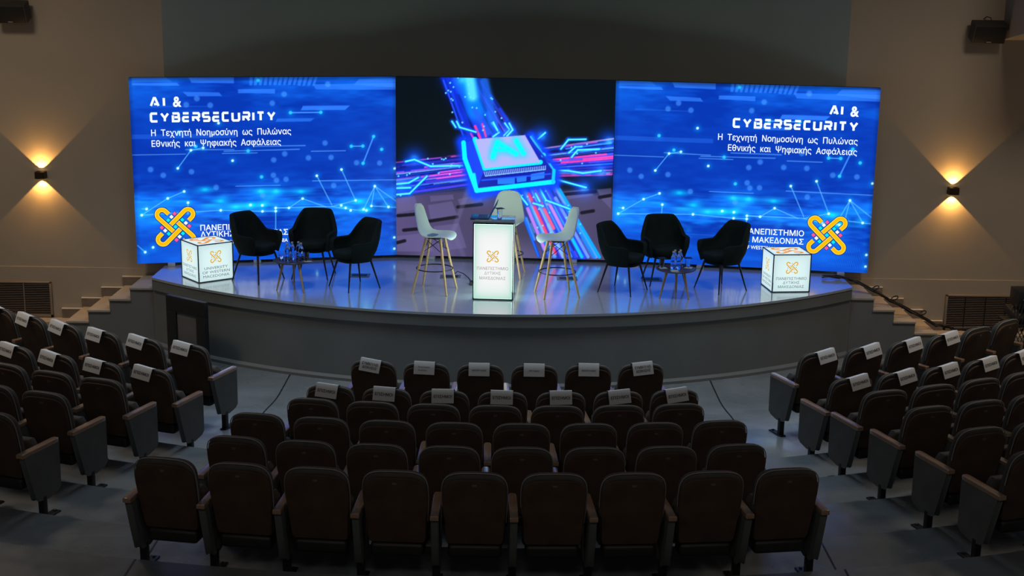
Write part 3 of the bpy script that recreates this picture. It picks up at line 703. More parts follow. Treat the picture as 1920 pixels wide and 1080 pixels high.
# ------------------------------------------------------------------ bar stools
def stool():
    t = thing('bar_stool', 'x', 'stool')
    C = [(.238, .684, .10), (.236, .697, .150), (.224, .708, .180), (.19, .716, .205), (.12, .716, .222), (.04, .708, .228), (-.04, .702, .230), (-.11, .712, .230), (-.155, .738, .226), (-.185, .785, .220), (-.205, .85, .207), (-.222, .92, .193), (-.238, .99, .174), (-.250, 1.05, .150), (-.257, 1.085, .118), (-.260, 1.105, .075), (-.260, 1.112, .035)]
    m = 15; V = []; nC = len(C)
    for i, (y, z, hw) in enumerate(C):
        a = C[max(0, i - 1)]; b = C[min(nC - 1, i + 1)]
        ty, tz = b[0] - a[0], b[1] - a[1]; l = math.hypot(ty, tz); ny, nz = tz / l, -ty / l      # towards the sitter
        if i < 3: ny, nz = 0, 1
        rise = (.008, .012, .018, .024, .028, .030, .034, .042)[i] if i < 8 else .050
        for k in range(m):
            s_ = -1 + 2 * k / (m - 1); e = abs(s_) ** 2.6 * rise
            V.append(Vector((hw * s_, y + ny * e, z + nz * e)))
    bm = bmesh.new(); bv = [bm.verts.new(p) for p in V]
    for i in range(nC - 1):
        for k in range(m - 1): bm.faces.new((bv[i * m + k], bv[i * m + k + 1], bv[(i + 1) * m + k + 1], bv[(i + 1) * m + k]))
    bmesh.ops.recalc_face_normals(bm, faces=bm.faces)
    bmesh.ops.solidify(bm, geom=list(bm.faces), thickness=.012)
    me = bpy.data.meshes.new('seat_shell'); bm.to_mesh(me); bm.free(); me.materials.append(M_WHITE)
    me.polygons.foreach_set('use_smooth', [True] * len(me.polygons)); me.set_sharp_from_angle(angle=rad(50))
    o = bpy.data.objects.new('seat_shell', me); COL.objects.link(o); o.parent = t
    LP = []
    for sx in (-1, 1):
        for sy in (-1, 1):
            a = Vector((sx * .092, sy * .092 + .01, .695)); b = Vector((sx * .227, sy * .227, 0)); LP.append((a, b))
            MB().tube([a, b], [.019, .013], 12).build('leg', M_BEECH, t, 40)
    at = lambda q, z: q[0] + (q[1] - q[0]) * ((q[0].z - z) / q[0].z)
    mb = MB(); R_ = at(LP[0], .30).xy.length - .006
    mb.tube([(R_ * math.cos(q), R_ * math.sin(q), .30) for q in np.linspace(0, 2 * PI, 36, endpoint=False)], .0075, 8, closed=True); mb.build('foot_ring', M_METAL, t, 60)
    mb = MB()
    for i, j in ((0, 1), (1, 3), (3, 2), (2, 0)):
        for za, zb in ((.685, .52), (.52, .685)): mb.tube([at(LP[i], za), at(LP[j], zb)], .0042, 6)
    mb.box((0, .01, .692), (.17, .15, .008)); mb.build('wire_brace', M_METAL, t, 40)
    return t
s0 = stool(); G = 'white shell bar stools with beech legs'
s0.location = (-.854, -1.93, 0); s0.rotation_euler = (0, 0, rad(-14 - 90)); tag(s0, 'white shell bar stool with a blue folder on it, left of the lectern', 'stool', G)
dup(s0, (.70, -2.03, 0), rad(194 - 90), 'white shell bar stool with an empty seat, right of the lectern', 'stool', G)
dup(s0, (.045, -.93, 0), rad(262 - 90), 'white shell bar stool standing behind the lectern', 'stool', G)
nb = MB(); nb.rbox((0, 0, .006), (.19, .25, .010), .003)
o = nb.build('folder', M_NOTE, None, 30); o.location = (-.83, -1.94, .708); o.rotation_euler = (rad(2), rad(-1), rad(60)); tag(o, 'blue folder lying on the left white stool', 'folder')

# ------------------------------------------------------------------ low tables with bottles and glasses
def low_table(label, x, y, legs, h=.37):
    t = thing('low_table', label, 'table', (x, y, 0), 0, 'round low tables on the stage')
    MB().lathe([(0, h - .022), (.225, h - .022), (.248, h - .012), (.25, h - .004), (.246, h), (0, h)], 40).build('tabletop', M_TABTOP, t, 35)
    for lx, ly in legs:
        d = Vector((lx - x, ly - y)); d2 = d * .58
        MB().tube([(d2.x, d2.y, h - .02), (d.x, d.y, 0)], [.019, .010], 12).build('leg', M_TABLEG, t, 40)
low_table('round dark low table with wooden legs between the left tub chairs', -2.66, -1.88, [(-2.849, -2.011), (-2.485, -2.150), (-2.70, -1.55)])
low_table('round dark low table with wooden legs between the right tub chairs', 2.19, -2.06, [(1.985, -2.170), (2.345, -2.205), (2.234, -1.807)])
def bottle():
    t = thing('water_bottle', 'x', 'bottle')
    MB().lathe([(0, 0), (.028, 0), (.032, .006), (.032, .05), (.0305, .056), (.032, .062), (.032, .10), (.0305, .106), (.032, .112), (.031, .15), (.024, .178), (.0135, .198), (.0125, .212), (0, .212)], 18).build('body', M_PET, t, 60)
    MB().lathe([(0, .210), (.0145, .210), (.0150, .226), (.0135, .229), (0, .229)], 16).build('cap', M_COASTER, t, 40)
    return t
def glass():
    t = thing('drinking_glass', 'x', 'glass')
    MB().lathe([(0, .0), (.027, .0), (.029, .004), (.034, .115), (.0325, .1155), (.0275, .012), (0, .012)], 20).build('tumbler', M_GLASS, t, 60)
    return t
b0, g0 = bottle(), glass()
def put(proto, first, loc, lab, cat, grp):
    if first: proto.location = loc; tag(proto, lab, cat, grp); return proto
    return dup(proto, loc, 0, lab, cat, grp)
GB, GG = 'water bottles on the low tables', 'drinking glasses on the stage'
k = 0
for x, y, lab in ((-2.715, -1.95, 'clear water bottle on the left low table, first bottle from the left'), (-2.665, -1.86, 'clear water bottle on the left low table, second bottle from the left'), (-2.590, -1.84, 'clear water bottle on the left low table, tallest in view towards the right'), (-2.545, -1.92, 'clear water bottle on the left low table, last bottle on the right'),
                  (2.145, -2.125, 'clear water bottle on the right low table, front pair, left one'), (2.215, -2.12, 'clear water bottle on the right low table, front pair, right one'), (2.175, -2.03, 'clear water bottle on the right low table, rear pair, left one'), (2.245, -2.02, 'clear water bottle on the right low table, rear pair, right one')):
    put(b0, k == 0, (x, y, .37), lab, 'bottle', GB); k += 1
k = 0
for x, y, lab in ((-2.80, -1.90, 'empty glass at the left edge of the left low table'), (-2.63, -1.97, 'empty glass between the bottles on the left low table'), (-2.47, -1.95, 'empty glass at the right edge of the left low table'),
                  (2.015, -2.02, 'glass with a dark lid at the left edge of the right low table'), (2.345, -1.99, 'glass with a dark lid at the right edge of the right low table')):
    put(g0, k == 0, (x, y, .37 if k < 3 else .373), lab, 'glass', GG); k += 1
put(g0, False, (-.035, -2.16, 1.0), 'covered glass of water standing on the lectern', 'glass', GG)
cst = MB().rbox((0, 0, .0015), (.095, .095, .003), .001).build('coaster', M_COASTER, None, 30)
lid = MB().rbox((0, 0, .0025), (.10, .10, .005), .002).build('glass_cover', M_CAB, None, 30)
k = 0
for x, y, rz, lab in ((2.025, -2.055, .2, 'pale square card under the left glass on the right low table'), (2.155, -2.225, .05, 'pale square card before the bottles on the right low table'), (2.352, -2.02, -.3, 'pale square card under the right glass on the right low table'), (-2.455, -1.965, .5, 'pale square card at the right edge of the left low table')):
    o = cst if k == 0 else cst.copy()
    if k: COL.objects.link(o)
    o.location = (x, y, .37); o.rotation_euler = (0, 0, rz); tag(o, lab, 'card', 'pale cards on the low tables'); k += 1
k = 0
for x, y, z, rz, lab in ((2.015, -2.02, .4885, .3, 'dark square cover on the left glass of the right low table'), (2.345, -1.99, .4885, .1, 'dark square cover on the right glass of the right low table'), (-.035, -2.16, 1.1155, .5, 'dark square cover on the lectern glass')):
    o = lid if k == 0 else lid.copy()
    if k: COL.objects.link(o)
    o.location = (x, y, z); o.rotation_euler = (0, 0, rz); tag(o, lab, 'glass cover', 'dark covers on glasses'); k += 1

# ------------------------------------------------------------------ lightbox cubes
M_BOXP = emit_paint('cube_panel_light', 1.0, .3); M_BOXG = emit_paint('cube_print', 1.0)
def glow_panel(mb, W, H, cc, ce, y, n=16, p=2.0):
    V = []; C = []
    for j in range(n + 1):
        for i in range(n + 1):
            u, v = i / n, j / n; e = max(abs(2 * u - 1), abs(2 * v - 1)); e2 = min(1, .35 * (abs(2 * u - 1) ** p + abs(2 * v - 1) ** p) + .5 * e ** 6)
            V.append((-W / 2 + W * u, y, H * v)); C.append(tuple(a * (1 - e2) + b * e2 for a, b in zip(cc, ce)))
    n0 = len(mb.v); mb.add(V, [(j * (n + 1) + i, j * (n + 1) + i + 1, (j + 1) * (n + 1) + i + 1, (j + 1) * (n + 1) + i) for j in range(n) for i in range(n)])
    mb.c[n0:] = C
GREY = lin(90, 108, 112)
GR3 = ('ΠΑΝΕΠΙΣΤΗΜΙΟ', 'ΔΥΤΙΚΗΣ', 'ΜΑΚΕΔΟΝΙΑΣ'); EN3 = ('UNIVERSITY', 'OF WESTERN', 'MACEDONIA')
def cube_side(t, ang, txt, S=.5):
    R_ = Matrix.Rotation(ang, 4, 'Z')
    mb = MB(); mb.T = R_; glow_panel(mb, S - .03, S - .03, lin(222, 246, 246), lin(196, 224, 228), -S / 2 + .004)
    mb.v = [(x, y, z + .015) for x, y, z in mb.v]; p = mb.build('side_panel', M_BOXP, t, None, True)
    mb = MB(); mb.T = R_
    logo(mb, 0, .325, .083, -S / 2 + .001, 'box')
    wds = (.40, .22, .345) if txt is GR3 else (.33, .385, .37)
    for s_, z, wd in zip(txt, (.165, .112, .058), wds): put_text(mb, s_, 0, z, .034, wd, 'CENTER', .004, GREY, -S / 2 + .001)
    mb.build('print', M_BOXG, p, None, True)
def cube(label, near, dirang, front, side):
    d = rad(dirang); u = Vector((math.cos(d), math.sin(d))); v = Vector((-math.sin(d), math.cos(d))); S = .5
    c = Vector(near) + (u + v) * S / 2
    t = thing('lightbox_cube', label, 'light box', (c.x, c.y, 0), d, 'glowing cubes at the stage ends')
    for ang, tx in ((0, front), (-PI / 2, side), (PI / 2, side), (PI, front)): cube_side(t, ang, tx)
    mb = MB(); glow_panel(mb, S - .03, S - .03, lin(224, 244, 246), lin(200, 226, 230), 0)
    mb.v = [(x, z - S / 2 + .015, S - .004) for x, y, z in mb.v]; p = mb.build('top_panel', M_BOXP, t, None, True)
    mb = MB(); logo(mb, 0, 0, .185, 0, 'top'); mb.v = [(x, z, S - .001 + (0 - y) * 0) for x, y, z in mb.v]; mb.build('print', M_BOXG, p, None, True)
    mb = MB(); h = S / 2 - .005
    for sx in (-1, 1):
        for sy in (-1, 1): mb.box((sx * h, sy * h, S / 2), (.012, .012, S))
        for z in (.006, S - .006): mb.box((sx * h, 0, z), (.012, S, .012)); mb.box((0, sx * h, z), (S, .012, .012))
    mb.build('edge_frame', M_EDGE, t, 30)
    MB().box((0, 0, .008), (S - .02, S - .02, .01)).build('bottom_plate', M_CAB, t)
cube('glowing white cube printed with a university logo at the left end of the stage', (-3.905, -1.70), 38.5, EN3, GR3)
cube('glowing white cube printed with a university logo at the right end of the stage', (3.47, -1.755), 6.4, GR3, EN3)

# ------------------------------------------------------------------ lectern
M_POD = emit_paint('lectern_panel_light', .92, .3); M_PODS = emit_paint('lectern_side_light', 4.0, .3); M_PODB = emit_paint('lectern_back_fill', 7.5, .3); M_PODG = emit_paint('lectern_print', 1.0)  # unseen back glow added to light the recess; side glow raised for stools
PX, PY, PZ, PA = -.098, -2.385, 0, rad(-2.5)
t = thing('lectern', 'glowing white lectern with a logo at the stage centre', 'lectern', (PX, PY + .20, 0), PA)
PW, PD, PH = .50, .40, .975
mb = MB(); glow_panel(mb, PW - .03, PH - .04, (1.0, 1.0, 1.0), lin(176, 232, 214), -PD / 2 + .004, 24, 4.0)
mb.v = [(x, y, z + .02) for x, y, z in mb.v]; fp = mb.build('front_panel', M_POD, t, None, True)
mb = MB(); logo(mb, -.005, .555, .078, -PD / 2 + .001, 'box')
for s_, z, wd in zip(GR3, (.385, .325, .262), (.385, .205, .325)): put_text(mb, s_, -.005, z, .036, wd, 'CENTER', .002, lin(150, 152, 150), -PD / 2 + .001)
mb.build('print', M_PODG, fp, None, True)
for ang, W_, dd, nm in ((PI / 2, PD, PW / 2, 'side_panel'), (-PI / 2, PD, PW / 2, 'side_panel'), (PI, PW, PD / 2, 'back_panel')):
    mb = MB(); mb.T = Matrix.Rotation(ang, 4, 'Z'); glow_panel(mb, W_ - .034, PH - .04, lin(225, 250, 236), lin(190, 232, 214), -dd + .012, 12, 4.0)
    mb.v = [(x, y, z + .02) for x, y, z in mb.v]; mb.build(nm, M_PODS if nm == 'side_panel' else M_PODB, t, None, True)
mb = MB()
for sx in (-1, 1):
    for sy in (-1, 1): mb.box((sx * (PW / 2 - .006), sy * (PD / 2 - .006), PH / 2), (.014, .014, PH))
for z in (.009, PH - .009):
    for s_ in (-1, 1): mb.box((0, s_ * (PD / 2 - .006), z), (PW, .014, .018)); mb.box((s_ * (PW / 2 - .006), 0, z), (.014, PD, .018))
mb.box((0, 0, .008), (PW - .02, PD - .02, .012)); mb.build('edge_frame', M_EDGE, t, 30)
MB().rbox((0, 0, PH + .0125), (PW + .012, PD + .012, .025), .005).build('top_board', M_PODTOP, t, 30)

# laptop standing open on the lectern, its screen edge-on
t = thing('laptop', 'dark laptop standing open on the lectern, screen seen edge-on', 'laptop', (-.275, -2.18, 1.0), rad(-92))
MB().rbox((0, 0, .009), (.33, .23, .016), .006).build('base', M_LAPTOP, t, 30)
mb = MB()
for j in range(5): mb.box((0, -.01 + .022 * j, .0178), (.28, .017, .0015))
mb.build('keyboard', M_CAB, t)
mb = MB(); mb.T = Matrix.Translation((0, .115, .018)) @ Euler((rad(-28), 0, 0)).to_matrix().to_4x4(); mb.rbox((0, 0, .108), (.33, .007, .215), .003); sp = mb.build('screen_lid', M_LAPTOP, t, 30)
o = MB().rbox((0, 0, .002), (.21, .16, .004), .001).build('reflection_patch', M_COASTER, None, 30); o.location = (-.235, -2.335, 1.0); o.rotation_euler = (0, 0, rad(4)); o.scale = (1, .55, 1); tag(o, 'pale patch standing in for the screen reflection on the lectern top', 'reflection patch')  # pale slab paints the reflection of the screens in the lectern top

# ------------------------------------------------------------------ small things on the stage floor
def socket(x, y, lab, rz=0):
    t = thing('floor_socket', lab, 'floor socket', (x, y, 0), rz, 'socket plates in the stage floor')
    MB().rbox((0, 0, .003), (.27, .21, .006), .002).build('frame', M_SOCKET, t, 30)
    MB().rbox((0, 0, .007), (.20, .14, .004), .002).build('lid', M_CAB, t, 30)
socket(-.69, -1.10, 'grey socket plate in the stage floor near the left stool'); socket(1.99, -1.08, 'grey socket plate in the stage floor behind the right low table')
socket(-1.90, -1.10, 'grey socket plate in the stage floor behind the third tub chair'); socket(.86, -1.10, 'grey socket plate in the stage floor near the right stool')
MB_ = MB(); MB_.tube([(-.66, -1.05, .012), (-.60, -.98, .05), (-.52, -1.02, .03), (-.44, -1.2, .008), (-.40, -1.42, .010), (-.385, -1.50, .02)], .006, 8)
MB_.rbox((-.385, -1.53, .022), (.07, .13, .044), .008); tag(MB_.build('power_cable', M_CABLE, None, 40), 'black power cable and adapter behind the lectern', 'cable')
mb = MB()
random.seed(11)
base = [(4.30, -.92, .012), (4.52, -.95, .014), (4.66, -1.0, -.02), (4.92, -1.04, -.135), (5.05, -1.05, -.145), (5.20, -1.06, -.28), (5.34, -1.07, -.30), (5.49, -1.08, -.44), (5.64, -1.09, -.455), (5.80, -1.10, -.60), (6.0, -1.10, -.605), (6.09, -1.06, -.66), (6.35, -.95, -.685), (6.70, -.90, -.685)]
base = [(4.30, -.92, .012), (4.52, -.95, .014), (4.66, -1.0, .0), (4.93, -1.04, -.12), (5.21, -1.06, -.275), (5.50, -1.08, -.43), (5.82, -1.10, -.59), (6.0, -1.10, -.605), (6.09, -1.06, -.66), (6.35, -.95, -.685), (6.70, -.90, -.685)]
for k in range(5):
    pts = []
    for i, p in enumerate(base):
        o_ = .085 if i % 2 else .02
        pts.append(Vector(p) + Vector((random.uniform(-.02, .02), random.uniform(-o_, o_), random.uniform(0, .012) + .006 * k)))
    fine = []
    for i in range(len(pts) - 1):
        for s_ in range(5):
            q = s_ / 5; fine.append(pts[i].lerp(pts[i + 1], q) + Vector((0, .026 * math.sin(PI * 2 * q + 1.9 * k), .012 * math.sin(PI * q))))
    fine.append(pts[-1]); mb.tube(fine, .0085, 7)
for c in ((4.98, -1.05, -.11), (5.24, -1.07, -.24), (5.62, -1.1, -.43)):
    mb.tube([(c[0] + .04 * math.cos(q), c[1] + .07 * math.sin(q) - .03, c[2] + .025 * math.cos(q) + .035) for q in np.linspace(0, 2 * PI, 18, endpoint=False)], .008, 6, closed=True)
tag(mb.build('cable_bundle', M_CABLE, None, 50), 'bundle of black cables running down the right stage steps', 'cables')
# audio console on its stand by the right wall
t = thing('audio_console', 'black audio console with cables on a stand at the right wall', 'audio console', (6.80, -1.62, -.79), 0)
mb = MB(); mb.rbox((.05, 0, .42), (.62, .52, .035), .008); mb.build('shelf', M_RACKM, t, 30)
mb = MB(); mb.T = Matrix.Translation((.06, 0, .52)) @ Euler((rad(14), 0, rad(6))).to_matrix().to_4x4(); mb.rbox((0, 0, 0), (.52, .42, .11), .015); mb.build('mixer', M_RACKM, t, 30)
mb = MB(); mb.T = Matrix.Translation((.10, .08, .72)); mb.rbox((0, 0, 0), (.46, .34, .24), .012); mb.build('amplifier', M_RACKM, t, 30)
mb = MB()
for i in range(6):
    for j in range(3): mb.T = Matrix.Translation((.06, 0, .52)) @ Euler((rad(14), 0, rad(6))).to_matrix().to_4x4(); mb.lathe([(0, .055), (.011, .055), (.009, .075), (0, .075)], 8, (-.20 + .075 * i, -.13 + .11 * j, 0))
mb.build('knobs', M_SILVER, t, 40)
mb = MB()
for i, j in ((-.05, .06), (.0, .02), (.04, .07), (-.02, -.04), (-.09, -.07), (.08, -.03)): mb.lathe([(0, 0), (.010, 0), (.010, .006), (0, .006)], 10, (0, 0, 0))
mb = MB()
for i, j in ((-.11, .06), (-.07, .045), (-.12, .01), (-.09, -.06)): mb.rbox((.10 + i - .04, -.095, .72 + j), (.028, .012, .016), .004)
mb.build('jack_plugs', M_SILVER, t, 40)
MB().tube([(.0, -.1, .0), (.0, -.1, .41)], .022, 12).build('pole', M_RACKM, t, 40)
MB().lathe([(0, 0), (.24, 0), (.24, .015), (.06, .03), (0, .03)], 24, (0, -.1, 0)).build('foot', M_RACKM, t, 40)
mb = MB(); random.seed(5)
for k in range(11):
    x0 = -.26 + .045 * k; a = random.uniform(.02, .10)
    mb.tube([(x0 + .08, -.10, .60), (x0 + .02, -.22, .62 + a), (x0 - .04, -.27, .52), (x0 - .07, -.28, .40), (x0 - .05 + a, -.275, .28 - a), (x0 + .02 + a, -.27, .36)], .007, 6)
mb.build('cables', M_CABLE, t, 50)

# ------------------------------------------------------------------ LED screens
M_LED = emit_paint('led_display', 1.3, .2); M_LEDG = emit_paint('led_graphics', 1.1)
def lin_arr(a): return np.where(a <= .04045, a / 12.92, ((a + .055) / 1.055) ** 2.4)
class Canvas:
    """colours of the lamps of one LED wall, sampled on a grid of W x H metres"""
    def __init__(s, W, H, nx, ny):
        s.W, s.H, s.nx, s.ny = W, H, nx, ny; s.x = np.linspace(0, W, nx); s.z = np.linspace(0, H, ny)
        s.X, s.Z = np.meshgrid(s.x, s.z); s.a = np.zeros((ny, nx, 3))
    def win(s, x0, x1, z0, z1):
        i0, i1 = np.searchsorted(s.x, [x0, x1]); j0, j1 = np.searchsorted(s.z, [z0, z1]); return slice(j0, j1 + 1), slice(i0, i1 + 1)
    def blend(s, sl, al, col, add=False):
        c = np.array(col) / 255.0; al = al[..., None]
        s.a[sl] = (1 - (1 - s.a[sl]) * (1 - al * c)) if add else s.a[sl] * (1 - al) + c * al
    def seg(s, a, b, wd, col, al=1.0, soft=.006, add=False):
        m = wd + soft * 3; sl = s.win(min(a[0], b[0]) - m, max(a[0], b[0]) + m, min(a[1], b[1]) - m, max(a[1], b[1]) + m)
        X, Z = s.X[sl], s.Z[sl]; dx, dz = b[0] - a[0], b[1] - a[1]; L2 = dx * dx + dz * dz + 1e-12
        t = np.clip(((X - a[0]) * dx + (Z - a[1]) * dz) / L2, 0, 1); d = np.hypot(X - a[0] - t * dx, Z - a[1] - t * dz)
        s.blend(sl, al * np.clip(1 - (d - wd / 2) / soft, 0, 1) ** 1.0 if soft < .02 else al * np.exp(-(np.maximum(d - wd / 2, 0) / soft) ** 2), col, add)
    def pline(s, P, *k, **kw):
        for a, b in zip(P[:-1], P[1:]): s.seg(a, b, *k, **kw)
    def blob(s, c, r, col, al=1.0, add=True, rz=None):
        rz = rz or r; sl = s.win(c[0] - 2.5 * r, c[0] + 2.5 * r, c[1] - 2.5 * rz, c[1] + 2.5 * rz)
        s.blend(sl, al * np.exp(-(((s.X[sl] - c[0]) / r) ** 2 + ((s.Z[sl] - c[1]) / rz) ** 2)), col, add)
    def disc(s, c, r, col, al=1.0, soft=.008):
        sl = s.win(c[0] - r - .03, c[0] + r + .03, c[1] - r - .03, c[1] + r + .03); d = np.hypot(s.X[sl] - c[0], s.Z[sl] - c[1])
        s.blend(sl, al * np.clip(1 - (d - r) / soft, 0, 1), col)
    def poly(s, P, col, al=1.0, soft=.006, col2=None):
        P = np.array(P); c = P.mean(0); x0, z0 = P.min(0); x1, z1 = P.max(0); sl = s.win(x0 - .02, x1 + .02, z0 - .02, z1 + .02)
        X, Z = s.X[sl], s.Z[sl]; m = np.ones_like(X)
        for i in range(len(P)):
            a, b = P[i], P[(i + 1) % len(P)]; n = np.array([-(b - a)[1], (b - a)[0]]); n = n / (np.hypot(*n) + 1e-9)
            if (c - a) @ n < 0: n = -n
            m = np.minimum(m, np.clip(((X - a[0]) * n[0] + (Z - a[1]) * n[1]) / soft + .5, 0, 1))
        s.blend(sl, al * m, col)
    def noise(s, kx, kz, seed):
        r = np.random.RandomState(seed).rand(kz + 2, kx + 2); fx = s.x / s.W * kx; fz = s.z / s.H * kz
        i = fx.astype(int); j = fz.astype(int); u = fx - i; v = fz - j; u = u * u * (3 - 2 * u); v = v * v * (3 - 2 * v)
        A = r[np.ix_(j, i)]; B = r[np.ix_(j, i + 1)]; C_ = r[np.ix_(j + 1, i)]; D = r[np.ix_(j + 1, i + 1)]
        return (A * (1 - u) + B * u) * (1 - v)[:, None] + (C_ * (1 - u) + D * u) * v[:, None]
    def mesh(s, name, m, parent, y):
        n = s.nx * s.ny; co = np.empty((n, 3), dtype=np.float32); co[:, 0] = s.X.ravel(); co[:, 1] = y; co[:, 2] = s.Z.ravel()
        idx = np.arange(n).reshape(s.ny, s.nx); F = np.stack([idx[:-1, :-1], idx[:-1, 1:], idx[1:, 1:], idx[1:, :-1]], -1).reshape(-1, 4)
        me = bpy.data.meshes.new(name); me.vertices.add(n); me.vertices.foreach_set('co', co.ravel())
        me.loops.add(F.size); me.loops.foreach_set('vertex_index', F.ravel().astype(np.int32)); me.polygons.add(len(F))
        me.polygons.foreach_set('loop_start', np.arange(0, F.size, 4, dtype=np.int32)); me.update(calc_edges=True)
        at = me.color_attributes.new('paint', 'FLOAT_COLOR', 'POINT'); c = np.ones((n, 4), dtype=np.float32); c[:, :3] = lin_arr(np.clip(s.a, 0, 1)).reshape(-1, 3)
        at.data.foreach_set('color', c.ravel()); me.materials.append(m)
        o = bpy.data.objects.new(name, me); COL.objects.link(o); o.parent = parent; return o

def side_picture(W=3.54, H=2.50):
    c = Canvas(W, H, 410, 290); X, Z = c.X / W, c.Z / H
    nz = .5 * c.noise(6, 14, 1) + .3 * c.noise(14, 40, 2) + .2 * c.noise(30, 90, 3)
    band = np.exp(-((Z - .30) / .14) ** 2); low = np.clip(1 - Z / .25, 0, 1); top = np.clip((Z - .70) / .3, 0, 1)
    f = np.clip(.04 + .95 * band * np.clip(nz * 2.2 - .55, 0, 1) + .46 * low * (.6 + .6 * nz) + .50 * top * np.clip(nz * 2 - .5, 0, 1) + .30 * (nz - .5), 0, 1)
    f *= 1 - .30 * np.exp(-(((X - .42) / .26) ** 2 + ((Z - .52) / .16) ** 2))
    lo, hi = np.array([0, 48, 162]) / 255, np.array([14, 122, 250]) / 255
    c.a[:] = lo + (hi - lo) * f[..., None]
    for p in GR_: c.poly(p, (55, 130, 245), .55)
    for i, p in enumerate(BARS_): c.poly(p, (60, 135, 255), (.60, .55, .50, .55, .55, .65, .45, .5, .25, .25, .4)[i])
    for a, b in TH_: c.seg(a, b, .006, (110, 180, 255), .55)
    r = np.random.RandomState(4)
    for i in range(26):                                                  # fine diagonal hatching in the lower right
        x = 2.75 + .03 * i; c.seg((x, .06), (x - .10, .34), .003, (40, 150, 255), .22)
    for i in range(34): c.seg((r.uniform(0, 3.2), z := r.uniform(.35, 1.0)), (r.uniform(.5, 3.5), z + r.uniform(-.01, .01)), .004, (60, 165, 255), .14)
    for i in range(60): c.blob((r.uniform(0, W), .70 + r.normal() * .14), r.uniform(.04, .14), (10, 110, 200), r.uniform(.15, .45), True, r.uniform(.012, .04))
    for p in BL_: c.blob(p, .13, (0, 130, 180), .75, True, .045); c.blob(p, .04, (0, 160, 170), .7, True, .02)
    for p in H_: c.disc(p, .026, (80, 155, 250), .5, .022)
    for i, (a, b) in enumerate(LN_): c.seg(a, b, .014 if i in (0, 1) else .005, (95, 190, 255) if i > 1 else (70, 150, 250), .75)
    for p in CDOT_: c.blob(p, .05, (0, 90, 160), .6); c.disc(p, .018, (40, 190, 255), .95)
    for p in WDOT_: c.blob(p, .05, (0, 100, 150), .6); c.disc(p, .012, (205, 248, 255), 1, .010)
    e = np.minimum.reduce([X * W, W - X * W]); c.a *= (1 - .22 * np.clip(1 - e / .06, 0, 1))[..., None]
    c.a *= (1 - .35 * np.clip((Z * H - H + .06) / .05, 0, 1))[..., None]
    return c

